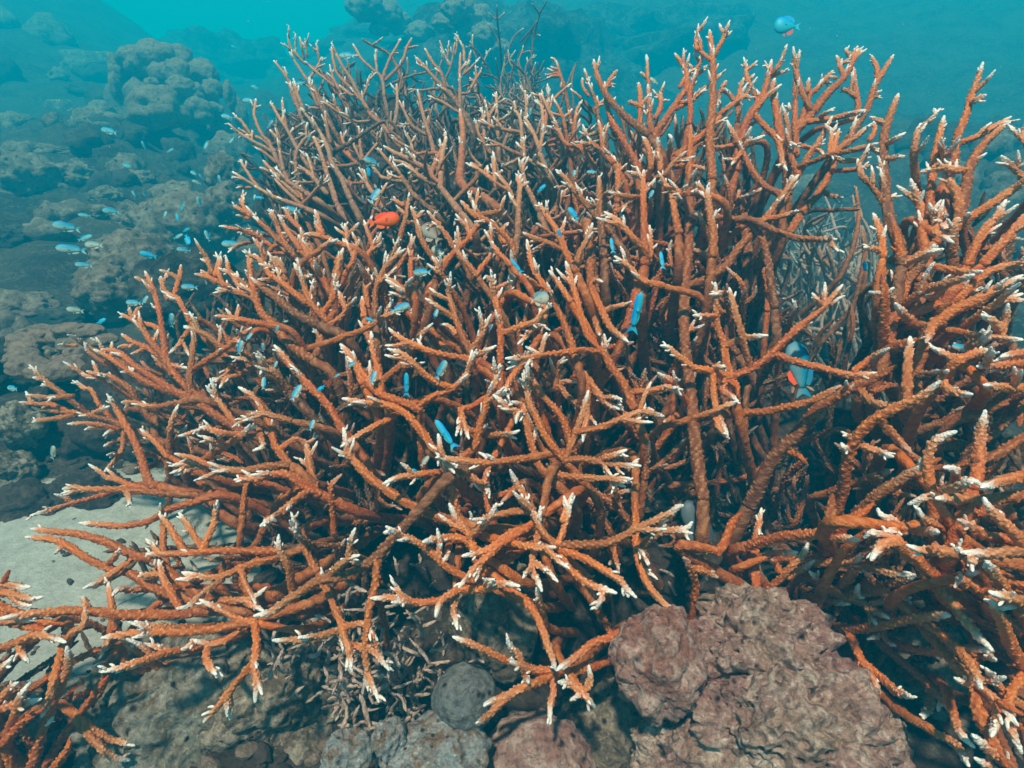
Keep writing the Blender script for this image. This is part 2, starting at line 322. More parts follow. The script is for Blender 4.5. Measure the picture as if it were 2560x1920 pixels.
# rocks of the left background
for j, (x, y, r, d, sx, sz, mat, lab) in enumerate([
    (62, 385, 50, 3.1, 1.1, .8, M_SEAROCK, 'sunlit tan rock block at the left edge, half way up'),
    (70, 330, 34, 3.4, 1.7, .5, M_SEAROCK, 'narrow tan ledge sloping above the rock block at the left edge'),
    (165, 378, 34, 3.1, 1.15, .75, M_SEAROCK, 'oval tan rock right of the block at the left edge'),
    (250, 388, 22, 3.2, 1.3, .7, M_SEAROCK, 'small tan rock left of two under the lobed coral head'),
    (302, 388, 24, 3.1, 1.2, .7, M_SEAROCK, 'small tan rock right of two under the lobed coral head'),
    (228, 424, 24, 2.9, 1.2, .7, M_SEAROCK, 'low tan rock beneath the row of small sunlit rocks'),
    (210, 458, 22, 2.7, 1.3, .6, M_SEAROCK, 'dim tan rock right above the fish pair at the left'),
    (278, 478, 30, 2.5, .8, 1.1, M_SEAROCK, 'upright tan rock above the large rounded boulder at left'),
    (15, 520, 35, 2.5, 1.1, .8, M_FAR, 'dim brown rock touching the left edge near the fish'),
    (290, 575, 78, 2.2, 1.0, .75, M_SEAROCK, 'large rounded tan boulder left of the coral dome, upper one'),
    (232, 628, 55, 2.1, .9, .9, M_SEAROCK, 'tan boulder sloping down to the left of the coral dome'),
    (400, 500, 72, 2.4, 1.2, .9, M_SEAROCK, 'broad brown rock right behind the left tips of the coral dome'),
    (485, 380, 34, 2.5, .9, 1.1, M_SEAROCK, 'tan rock beside the tips of the hazy upper left coral'),
    (490, 440, 34, 2.4, 1, 1, M_SEAROCK, 'grey tan rock under the tips of the hazy upper left coral'),
    (420, 640, 90, 2.0, 1.1, .9, M_FAR, 'dark brown rock behind the left tips of the coral dome'),
    (30, 670, 55, 2.1, 1.3, .6, M_SEAROCK, 'flat rubble covered rock at the left edge above the ring coral'),
    (120, 690, 50, 2.1, 1.3, .45, M_FAR, 'low dark rubble rock above the pale ring coral'),
    (44, 918, 42, 1.6, 1, 1, M_BRN, 'round brown boulder at the left edge below the pale ring coral'),
    (20, 1020, 42, 1.55, 1, 1, M_BRN, 'round brown boulder at the left edge, lower one of the stack'),
    (110, 960, 48, 1.7, 1.2, 1, M_DRK, 'dark brown rock beside the round boulders at the left edge'),
    (190, 960, 60, 1.75, 1.2, 1, M_DRK, 'dark rock behind the lowest left coral tips'),
    (60, 1090, 60, 1.6, 1.4, .6, M_DRK, 'low dark rock just above the pale sand at the left'),
    (200, 1060, 50, 1.65, 1.4, .7, M_DRK, 'small dark rock above the pale sand beside the coral'),
    (320, 880, 110, 1.75, 1.1, 1, M_DRK, 'dark rock mass behind the left fan of coral tips'),
    (10, 790, 60, 1.8, 1, .8, M_FAR, 'grey rubble rock left of the pale ring coral'),
    ]):
    d = min(far(d), hit(x*K, y*K)*.99); c = at(x*K, y*K, d); R = px_r(r*K, d)*1.15; V, F = lump(c, [R, R*.9, R], 90+j, squash=(sx, 1, sz), sub=5, amp=0.3, pits=0.4, lob=0.12)
    tagit(mesh_obj('reef_rock', V, F, mat, loc=c-np.array([0, 0, R*.8])), lab, 'rock')
# folded ring coral
rc = empty('folded_coral', at(120*K, 800*K, 1.75)); tagit(rc, 'pale tan folded coral with a dark hollow at the left behind the coral tips', 'coral')
for j in range(13):
    an = j/13*2*math.pi; x = 108+62*math.cos(an); y = 762-44*math.sin(an)
    lobe('fold', x, y, 25+5*(j % 3), 0.12*math.sin(an), 130+j, (1.2, 1, .62), D0=1.7, root=rc, amp=0.12, lob=0.2, lobf=1.8)
for j, (x, y) in enumerate([(150, 712), (190, 716), (215, 735), (170, 740), (150, 775), (172, 800)]):
    lobe('fold', x, y, 27, 0.08, 150+j, (1.3, 1, .55), D0=1.68, root=rc, amp=0.12, lob=0.2, lobf=1.8)
lobe('body', 112, 775, 52, 0.22, 160, (1.1, 1, .8), mat=M_BRN, D0=1.7, root=rc, amp=0.2)

# far reef: mounds fading into the water
for j, (x, y, d, rx, ry, lab) in enumerate([
    (1380, 120, 5.2, 330, 260, 'dark reef wall in the haze behind the thicket, top centre right'),
    (1080, 250, 4.4, 260, 190, 'dark reef mound behind the hazy upper coral, top centre'),
    (880, 60, 5.6, 190, 120, 'hazy reef mound left of the top centre'),
    (480, 170, 6.2, 170, 110, 'faint reef mound right behind the lobed coral head'),
    (60, 230, 5.6, 260, 150, 'faint green reef slope at the upper left edge'),
    (250, 60, 8.5, 320, 120, 'faint reef slope in the upper left corner'),
    (1850, 300, 6.0, 360, 230, 'faint blue reef slope in the haze behind the right hand corals'),
    (2150, 150, 6.5, 260, 210, 'faint reef slope in the upper right corner'),
    (430, 480, 3.6, 170, 110, 'dark mound standing in for the shaded hollow below the lobed coral head'),  # solid dark lump put in for the shadow under the head
    (120, 500, 3.9, 260, 120, 'dark reef terrace behind the sunlit rocks at left'),
    (1650, 40, 7.5, 230, 160, 'faint reef crest behind the blue fish at the top')]):
    d = far(d); c = at(x*K, y*K, d); V, F = lump(c, [px_r(rx*K, d), px_r(rx*K, d)*.8, px_r(ry*K, d)], 200+j, amp=0.35, freq=2.2, pits=0.3, lob=0.2, lobf=3.5, sub=5)
    zt = V[:, 2].max(); V[:, 2] = np.where(V[:, 2] > 1.6, 1.6+(V[:, 2]-1.6)*min(1, 1.6/max(zt-1.6, .01)), V[:, 2])
    tagit(mesh_obj('reef_mound', V, F, M_FAR, loc=c), lab, 'reef')
for nm, lst, D, lab in [('distant_coral_head', [(790, 15, 34), (830, 30, 30), (862, 50, 26), (905, 70, 24), (820, 62, 18)], 3.9, 'hazy pale coral head at the top left of the thicket'),
                     ('distant_coral_head', [(990, 20, 30), (1020, 42, 34), (960, 50, 22), (1045, 75, 26), (1000, 78, 24), (1075, 105, 22)], 3.5, 'hazy pale coral head at the top centre above the coral tips')]:
    r_ = empty(nm, at(lst[0][0]*K, 90*K, far(D))); tagit(r_, lab, 'coral')
    for j, (x, y, r) in enumerate(lst):
        lobe('lobe', x, y, r, 0.06*(j % 3), 220+j, (1.15, 1, .8), D0=D, root=r_, amp=0.3, lob=0.2, lobf=2.5)

# loose rubble and small rocks strewn over the slopes behind
pal = []; VV = []; FF = []; nv = 0; I3 = ico(3)
M_RUB = M_SEAROCK.copy(); M_RUB.name = 'mixed_rubble'; N = M_RUB.node_tree.nodes; L = M_RUB.node_tree.links; bs = N['Principled BSDF']
src = bs.inputs['Base Color'].links[0].from_socket
L.new(mix(N, L, attr(N, 'pick'), mix(N, L, 0.78, src, (0.05, 0.04, 0.035)), src), bs.inputs['Base Color'])

for i in range(1000):
    if i < 600: x, y = rng.uniform(-9, -.7), 1.9+rng.random()**1.3*11
    else: x, y = rng.uniform(.8, 9), rng.uniform(2.6, 12)
    if (y > 6 and rng.random() < .85) or (x > 0 and y > 5): continue
    if sandw(x, y) > 0.05 or abs(x)/y > 1.25: continue
    r = rng.uniform(.03, .15)*(.5+y*.13); z = ground_full(x, y)
    off = Vector((i*1.7, 3, 2)); v = I3[0]*np.array([r*rng.uniform(.8, 1.5), r, r*rng.uniform(.7, 1.2)])
    k = np.array([1+.45*noise.noise(Vector(q)*1.7+off)+.2*noise.noise(Vector(q)*4.5+off) for q in I3[0]])
    VV.append(v*k[:, None]+np.array([x, y, z+r*.1])); FF.append(I3[1]+nv); nv += len(v); pal.append(np.full(len(v), float(rng.random() < .45)))
tagit(mesh_obj('reef_rubble', np.vstack(VV), np.vstack(FF), M_RUB, attrs={'pick': np.concatenate(pal)}), 'loose tan reef rubble strewn over the slopes in the hazy background', 'rubble', kind='stuff')

# pebbles and broken coral between the near rocks and on the sand
pal = []; VV = []; FF = []; nv = 0; I2 = ico(2)
for i in range(1500):
    x, y = rng.uniform(-1.5, .9), rng.uniform(.45, 1.7)
    if sandw(x, y) > .3 and rng.random() < .8: continue
    r = rng.uniform(.004, .016)*(.45 if sandw(x, y) > .3 else 1); off = Vector((i*1.3, 1, 5))
    k = np.array([1+.5*noise.noise(Vector(q)*1.6+off) for q in I2[0]])
    v = I2[0]*k[:, None]*np.array([r*rng.uniform(.7, 2.0), r, r*.7]); a = rng.uniform(0, 3.1)
    v = v@np.array([[math.cos(a), math.sin(a), 0], [-math.sin(a), math.cos(a), 0], [0, 0, 1]])
    VV.append(v+np.array([x, y, ground_full(x, y)+r*.3])); FF.append(I2[1]+nv); nv += len(v); pal.append(np.full(len(v), float(rng.random() < .5)))
tagit(mesh_obj('pebbles', np.vstack(VV), np.vstack(FF), M_RUB, attrs={'pick': np.concatenate(pal)}), 'small pebbles and coral bits lying on the bottom between the near rocks', 'pebbles', kind='stuff')
# ------------------------------------------------------------------ staghorn coral
# distance of the outer tips of the thicket, seen over the field of view (2212 wide view)
DP = np.array([(600,100,2.3),(760,80,2.4),(900,90,2.5),(1100,120,2.9),(1300,160,1.7),(1500,120,1.4),(1850,140,1.4),(2130,200,1.05),(2200,420,.85),(550,280,2.0),(750,300,1.95),(1000,330,1.7),(1220,320,1.45),(1400,330,1.2),
 (1650,330,1.15),(1850,280,1.15),(1950,300,.95),(520,420,1.7),(700,420,1.5),(1000,450,1.25),(1300,480,1.05),(1550,480,1.0),(480,540,1.3),(700,560,1.1),(900,620,.98),(1100,650,.92),(1300,650,.92),
 (1500,650,.95),(1750,680,.92),(1950,600,.85),(2150,680,.75),(280,640,1.35),(400,720,1.15),(600,750,.98),(850,820,.86),(1100,850,.84),(1350,850,.86),(1600,850,.90),(1850,820,.85),(2100,850,.66),(2190,1000,.62),
 (60,860,1.25),(200,780,1.25),(200,950,1.15),(420,950,.98),(640,1000,.88),(900,1000,.82),(1150,1030,.78),(1400,1030,.80),(1650,1050,.95),(1900,1000,.72),(2100,1100,.60),(80,1120,1.0),(300,1200,.9),(560,1150,.80),(850,1170,.75),
 (1150,1200,.72),(1450,1150,.74),(1700,1200,.82),(1950,1200,.62),(2180,1250,.55),(20,1300,.74),(100,1500,.68),(350,1350,.80),(560,1450,.75),(750,1400,.75),(950,1300,.74),(1200,1450,.72),(1350,1260,.72),
 (1700,1350,.85),(1850,1400,.78),(2100,1350,.65),(2150,1550,.60)])
def Dm(x, y):                                                     # photo pixels
    d2 = (DP[:, 0]-x/K)**2+(DP[:, 1]-y/K)**2+400
    wt = 1/d2**1.8; return float((wt*DP[:, 2]).sum()/wt.sum())
TILE = {'T1': (0, 0, .38879), 'T2': (850, 0, .38879), 'T3': (1700, 0, .38879), 'T4': (0, 640, .38879), 'T5': (850, 640, .38879), 'T6': (1700, 640, .38879),
        'T7': (0, 1280, .38879), 'T8': (850, 1280, .38879), 'T9': (1700, 1280, .38879), 'U2': (500, 80, .28933), 'U4': (500, 480, .28933)}
# every line: root to tip of one branch; *n after a line makes it thicker, @n moves it away, !n gives an unusual tip whiteness
TR = {}
TR['center'] = """
T5
850,640 770,480 730,350 700,250 710,120
1030,690 1030,450 990,250 975,180 1000,115
870,700 815,660 640,630 450,560 350,500 310,460
520,1010 520,960 600,900 720,850 810,770 840,680 850,600
730,850 600,800 480,700 400,630 300,595
850,600 920,490 975,370
865,645 940,610 1010,575
740,500 700,450 640,440
730,400 650,340 545,270
1000,215 1060,185 1110,160
975,160 945,135 920,150
1690,620 1550,605 1450,620 1300,640 1200,655 1060,660
1280,640 1240,610 1190,580
1295,620 1310,550 1330,490
1050,490 1150,460 1250,420 1290,370 1280,320
1250,300 1320,330 1290,430 1190,495 *1.2
1890,980 1830,830 1750,720 1690,620 1600,520 1550,380 1500,200 1450,30 *1.15
1600,-60 1610,80 1620,220 1680,340 1740,460 1855,555 *1.35
1500,600 1440,430 1350,250 1250,100 1220,0 1200,-110
1480,290 1400,170 1340,90 *1.2
1200,1300 950,1330 750,1310 650,1290 615,1255
665,1290 645,1230 630,1140
1450,1320 1350,1200 1280,1080 1220,950 1200,830 1170,750
1340,1410 1270,1330 1230,1200 1190,1060 1140,1000 1090,980 980,890 *1.1
1185,1000 1170,960 1100,935
1180,1010 1140,1030 1130,1080
1330,1400 1500,1420 1700,1430 1870,1430
1750,1430 1765,1460 1755,1500
1450,1310 1600,1310 1750,1340 1940,1350
1450,1300 1500,1180 1560,1000 1600,860
1510,1130 1650,1110 1800,1050 1940,990 1960,930
1940,995 2000,1010 2090,1035
1940,990 1980,985 2020,995
590,1230 520,1120 400,1000 250,950 130,940 10,915 *1.15
590,1230 660,1300 740,1400
270,1070 130,1150 0,1230
700,1700 560,1650 350,1540 200,1430 100,1330 60,1280 20,1100 *1.35
640,1390 400,1420 270,1470
780,1300 870,1220 900,1080 960,900 1000,800 1030,690 *1.15
1000,1150 1100,1140 1160,1120
520,990 400,940 280,900 200,830 80,660 10,570 *1.2
-60,550 0,530 150,470 300,390 395,335
230,340 230,200 290,80 360,0 390,-60
270,870 240,720 210,600 200,480
240,830 400,690 460,600 520,510 600,430
740,580 650,520 560,450 450,280 350,190 290,150 *1.3@.05
1170,690 1090,800 1050,900 @.05
1520,690 1620,830 1720,950 1820,990 *1.3@.05
1850,870 1980,870 2120,840 2200,900
2200,900 2130,810 2040,750
440,260 430,200 470,140
820,980 780,1000 830,1180
1100,780 1180,690 1190,620 @.08
1300,1000 1260,860 1180,690 @.1
1500,1280 1430,1050 1290,880 1190,700 *1.2@.12
1380,860 1400,720 1450,640 @.1
1600,830 1590,1000 1560,1200 *1.2@.1
1240,700 1400,830 1480,920 1600,1010 *1.2@.15
960,1640 930,1500 800,1380 720,1330 *1.2@.03
760,1650 700,1450 660,1300 @.02
1700,1300 1780,1270 1850,1245
1960,1430 1975,1300 1990,1190 @.05!.3
1020,1240 940,1400 960,1560 @.05
1250,1700 1210,1560 1130,1450 1090,1370
1195,1600 1170,1570 1150,1550 *1.3
1430,1700 1470,1590 1500,1520 *1.2
2080,1720 2140,1640 2210,1600
880,120 960,0 980,-80
880,130 830,60 770,0 740,-70
700,190 640,80 590,0
1100,60 1010,-30 960,-120
1280,200 1180,130 1200,125
1880,330 1920,160 1990,0 1990,-200 *1.3@.05
1700,350 1830,310 1880,290 @.04
2080,190 1950,160 1850,60 1760,0 *1.1
1620,0 1640,180 1640,360 1690,600 *1.2@.06
1040,300 1100,200 1130,60 @.08
490,420 640,560 700,590 *1.4@.1!.6
800,1100 880,1130 950,1080 @.1
T8
1390,220 1310,130 1240,0 1190,-90
1280,100 1260,200 1240,300 1240,390 1270,440 1300,515 *1.05
1400,210 1440,100 1470,0 1490,-90
1400,215 1600,210 1750,190 1900,110 2050,40 2200,-40
1420,240 1550,290 1680,360 1800,440 1850,500 1910,555
1835,490 1850,530 1850,545
1420,280 1500,390 1600,460 1700,500 1785,522
1690,505 1680,560 1640,630
1200,110 1120,130 1000,210 890,260 780,285 *1.1
1210,90 1050,200 960,280 880,340 830,400 760,490
760,500 700,530 650,570 630,620 615,680 *1.15
760,500 650,565 500,580 350,555 190,555
780,500 920,490 1050,460 1160,478
740,560 735,640 755,760
930,470 740,380 600,280 500,200 400,150 290,90
330,120 300,130 280,135
870,240 800,175 700,165 600,180 530,195 *1.15
860,240 830,160 760,60 700,-60 *1.1
830,160 900,100 950,50 1010,-60 *1.1
1220,0 1110,0 980,30 900,50 830,45
1150,210 1250,230 1390,225
690,260 680,300 640,310
1900,-60 1900,130 1910,270 1950,400 2000,500 2100,600 2180,640
1920,240 2060,130 2210,110 2270,60
450,50 330,180 200,310 60,400 -60,430 -180,460 -290,530 -436,640 -560,670 *1.25
240,300 230,450 200,580 180,700 160,830 170,960 178,1140
-136,400 -60,560 0,700 30,800 60,900 40,1010
20,735 160,720 200,770 245,830
50,850 120,870 205,890
20,750 -80,780 -190,820 -320,825 -440,825
-60,400 0,340 60,300 130,275
-150,380 -200,290 -260,150 -310,20
-110,420 -110,400 -130,385 *1.3
1700,700 1790,830 1850,780 @.1!0
200,520 260,600 310,900 @.15!0
"""
TR['star'] = """
T8
1060,470 1110,510 1200,580 1280,700 1350,900 1390,1020 *1.15
1750,800 1700,820 1600,860 1480,960 1385,1020 *1.1
1385,1020 1250,1010 1180,990 1090,962
1170,990 1150,930 1110,880 1070,810
1170,1000 1190,1050 1215,1100
1110,970 950,900 830,840 720,800
1360,1050 1200,1120 1050,1190 920,1240 *1.1
1080,1190 970,1290 880,1365
1370,1060 1372,1180 1350,1290 1350,1370
1450,1000 1520,1110 1555,1150 1610,1090 1600,980
1550,1150 1480,1110 1400,1090
1555,1155 1530,1180 1475,1215
1555,1160 1590,1200 1645,1260
1085,962 1110,940 1100,945
1290,610 1275,550 1265,480
"""
TR['leftdome'] = """
T4
2040,440 1900,370 1800,290 1700,210 1620,150 1580,100 *1.45
1970,300 1860,210 1780,150 1710,110 *1.2
1660,290 1540,230 1450,215 1400,180
1700,440 1550,410 1380,385
1850,870 1750,730 1650,690 1540,640 1420,580 1310,500 1180,450 *1.15
1560,1130 1400,1030 1250,930 1130,870 980,780 860,700 760,620 650,600 *1.1
1180,900 1100,870 950,810 800,720 680,640 600,600
1240,880 1150,790 1080,690 960,600 850,550 780,500
1530,1100 1450,990 1380,900 1330,855
2210,1130 2100,950 1980,830 1870,700 1820,640 1760,570 *1.2
1860,870 1780,760 1700,690 1640,630 *1.2
1720,760 1690,740 1670,765
1860,1340 1780,1230 1740,1110 1690,990 1620,900 1530,840 *1.1
1870,1060 1720,1020 1590,1015
1230,890 1220,780 1240,620 1250,500 1255,390 *1.1
1070,660 1050,520 1020,330 970,180 930,95
960,185 920,160 865,135
1220,420 1150,280 1080,240 1030,210
1120,250 1150,160 1165,55 @.05
1155,160 1110,120 1025,90
1080,280 1040,170 1035,130
1110,760 1080,680 980,560 900,450 830,400 770,370
910,450 900,410 890,350
850,410 840,350 825,310
865,400 880,350 915,325
1020,470 960,440 870,415
800,1100 700,1050 570,1020 420,1000 240,985
560,1010 450,920 350,850 290,800 210,780
430,990 330,955 260,950 120,940
480,1020 390,1040 210,1060
760,1110 600,1080 430,1080
680,1105 600,1100 540,1120
730,1130 700,1130 660,1160
770,1180 740,1190 665,1225
600,1010 650,990 705,965
470,900 400,905 275,915
880,930 830,850 720,780 620,760 555,740
640,960 590,870 540,850 490,800
770,870 640,790 560,770 500,735
1135,945 1000,970 880,945 780,940
1010,1480 960,1450 900,1280 840,1140 770,1020 710,910 *1.3
790,1170 790,1220 760,1290 660,1400
1010,1500 860,1480 760,1440 660,1420
1540,1150 1400,1130 1340,1110 1280,1100
1350,1120 1260,1130 1140,1160
1450,1230 1350,1180 1290,1155
1290,1320 1420,1240 1560,1150 1610,1080 *1.3
1480,1390 1340,1340 1250,1300 1120,1270
1420,1370 1250,1335 1080,1350
1330,1350 1240,1365 1115,1412
1860,1340 1700,1360 1550,1380 1430,1370 1340,1360 *1.3
2060,1530 1950,1470 1820,1400 1650,1430 1500,1440 *1.3
2000,1500 1900,1570 1800,1650 1670,1740 *1.15
1790,1660 1750,1680 1780,1710
1680,1180 1690,1225 1620,1255
1060,1530 900,1510 700,1500 550,1500 410,1510 *1.1
530,1500 460,1485 400,1500
490,1510 430,1530 400,1535
810,1510 830,1560 840,1620 *1.1
650,1540 450,1600 300,1640 190,1670
1400,1640 1330,1500 1230,1400 *1.6@.1!0
1260,720 1430,610 1530,530 1620,460
1190,510 1150,570 1085,630
1500,680 1450,760 1345,830
1510,770 1460,790 1410,850
1090,1230 1100,1080 1150,950 *1.2@.05
1080,1290 1000,1200 900,1110 @.05
1110,700 1180,720 1230,720
740,740 680,640 640,560 615,520
720,720 600,640 560,600 540,550
680,640 560,580 490,530 430,505
720,640 720,600 720,550
490,575 440,575 370,570
840,585 800,580 755,590
1440,190 1410,120 1420,0
1480,200 1380,150 1290,90
1390,170 1340,140 1250,115
1480,100 1530,180 1600,220
1560,1650 1600,1450 1700,1390 @.1!.1
2140,1640 2130,1500 2200,1400 @.05!.2
2040,1540 2000,1380 1960,1180 *1.3@.1
1800,1240 1900,1180 1980,1200 2050,1150 @.1
T7
1640,700 1650,850 1640,970 1650,1100 1640,1230 *1.1
1630,970 1530,1090 1430,1210 1305,1355
1640,690 1500,790 1380,850 1220,820 *1.1
1340,860 1330,940 1390,1050 *1.2
1650,690 1450,740 1200,770 1000,770 850,780 645,812 *1.1
1330,860 1250,880 1100,900 900,960 780,1000 640,1030
1240,840 1200,870 1165,885
U4
960,340 920,240 890,120 870,0 865,-60 @.25
430,210 380,130 340,60 @.1
410,190 360,160 290,120 @.1
420,230 380,210 310,200 @.1
820,560 760,480 640,380 560,300 480,230 400,150 @.08
760,490 700,370 650,250 615,150 *1.2@.03
870,500 800,400 740,310 690,230 *1.1@.05
900,400 850,300 780,220 720,130 *1.1@.05
1060,380 1030,270 990,150 *1.2
1040,350 1010,290 1000,235 *1.5
640,470 500,400 410,320 380,310 *1.1
470,380 400,355 320,350
560,420 400,340 260,310 160,295
600,600 520,480 450,370 *1.2
640,520 560,440 490,350
400,440 310,470 240,525
1150,420 1030,380 970,370 900,365 *1.15
960,600 900,470 850,370 *1.2
860,520 840,440 770,350
1000,600 920,460 860,390 *1.2
1050,480 1120,440 1195,405 *1.25
1180,620 1230,500 1270,390 1250,270 *1.1
1275,370 1320,330 1375,265 *1.1
1050,1050 1130,950 1170,800 1200,620 1240,480 *1.3
1250,720 1320,600 1340,500 1375,410 *1.1
1200,960 1290,830 1400,640 1480,500 1540,430 1565,350 *1.05
1500,480 1450,350 1415,240
1500,500 1560,450 1585,400
1510,1080 1520,930 1600,700 1680,530 1725,400
1830,760 1820,560 1830,360
1720,450 1770,230 1800,80 1810,0
1760,110 1700,85 1645,65
1765,190 1730,150 1690,110
2040,740 2065,650 1960,500 1890,360 1870,240 1820,120
1880,220 1910,180 1940,160
2065,650 2140,570 2250,490
2200,490 2130,380 2060,280 1960,160 *1.1
2020,220 2030,190 2035,160
2070,270 2000,290 1955,325
1100,1120 960,960 900,800 850,690 810,610 *1.2
890,740 930,730 970,715
1050,750 1020,680 985,585 *1.2
1090,1160 1200,1100 1280,1000 1355,905 *1.1
1255,1010 1230,940 1195,855 *1.1
740,760 660,640 600,540
700,620 650,600 595,602
730,700 680,590 615,560
960,1450 760,1300 640,1150 540,1050 470,880 430,640 430,500 *1.25
620,740 540,620 470,535 *1.1
420,900 290,860 150,800
420,820 290,720 200,660
130,720 160,600 185,520 *1.1
250,680 235,610 220,540
100,700 60,580 0,490 *1.1
1770,880 1790,800 1840,735
2000,1250 1950,1150 1850,930 1700,800 1600,730 *1.4@.06
960,1450 1030,1350 1050,1150 1020,950 *1.4@.05
1400,1650 1340,1480 1210,1310 *1.1
1560,1650 1500,1350 1430,1180 1400,900 *1.3@.1
1250,1200 1290,1000 1300,800 *1.2@.1
1450,1000 1430,800 1460,650 *1.2@.08
1660,1000 1640,900 1560,780 @.12
"""
TR['lowfan'] = """
T7
1880,500 1850,350 1800,240 1790,150 *1.15
1800,250 1600,250 1400,250 1200,265 935,270
1820,280 1700,310 1550,360 1430,410 1320,420 1180,385
1270,410 1230,410 1165,385
1260,420 1200,430 1125,435
1430,430 1300,530 1220,600 1130,622
1640,720 1530,690 1400,620 1280,560
1400,600 1200,480 1000,310 880,280 740,220 600,170 500,140 350,125 195,108 *1.1
1280,600 980,480 850,400 700,360 560,300 440,220 350,180 160,160 *1.1
860,290 760,370 650,440 530,495
700,420 690,450 675,455
1240,-60 1100,-20 950,60 800,90 650,80 505,70 *1.05
1230,650 900,670 600,640 300,640 -20,690 *1.3
740,750 720,600 700,480 700,445
560,640 550,580 530,545
1050,270 1050,100 1040,0 1030,-60
1200,270 1140,180 1080,80 1020,10 @.04
1310,240 1210,90 1150,0 @.04
1300,250 1380,60 1390,0 1400,-80
980,500 1000,400 1000,300
1020,260 980,210 935,170
1160,620 1100,520 1050,430 1020,300
1030,400 960,400 885,415
700,330 760,260 770,230
400,220 370,250 345,275
1560,560 1620,600 1700,640 @.05
1420,570 1600,560 1720,480 @.05
1250,740 1050,740 920,720 860,700
920,920 800,820 720,790
740,900 680,980 640,1030 @.03
700,800 680,870 650,905
1660,300 1560,420 1620,600 @.08!0
1540,350 1600,500 1650,600 @.05
900,500 770,500 720,540
"""
TR['cornerleft'] = """
T7
100,1800 200,1640 280,1400 350,1200 440,1000 430,860 *1.2
430,860 450,790 540,720 550,600
250,1700 400,1450 550,1250 700,1050 *1.3@.05!0
-100,1230 200,1130 400,1000 600,900 800,830 *1.1@.05!0
-60,900 100,840 250,790 430,840
420,830 370,1000 330,1150 265,1320 *1.3
-100,1550 0,1500 150,1350 280,1270 *1.2!0
-100,1310 50,1250 160,1225 270,1200 *1.0
-90,1230 80,1190 300,1080 *1.1!0
100,1300 150,1160 200,1090 *1.1
-60,1100 40,980 90,920
-60,1290 50,1150 120,1095
130,860 140,910 185,975 *1.1
-60,470 60,465 150,485 200,480 *1.2
-60,530 60,530 150,590 210,600 *1.2
80,520 180,560 280,545 *1.1
-40,560 60,700 300,760 *1.2!0
20,470 40,420 60,370 !0
-60,600 100,640 250,700 420,720 *1.1!0
600,1400 750,1470 870,1505 @.05
560,1420 700,1560 840,1600 @.05
330,1330 310,1360 290,1375
300,1700 420,1550 450,1450 !0
550,1250 650,1150 700,950 @.1!0
100,1800 60,1600 -20,1480 !0*1.2
-60,720 60,700 180,690 250,700
"""
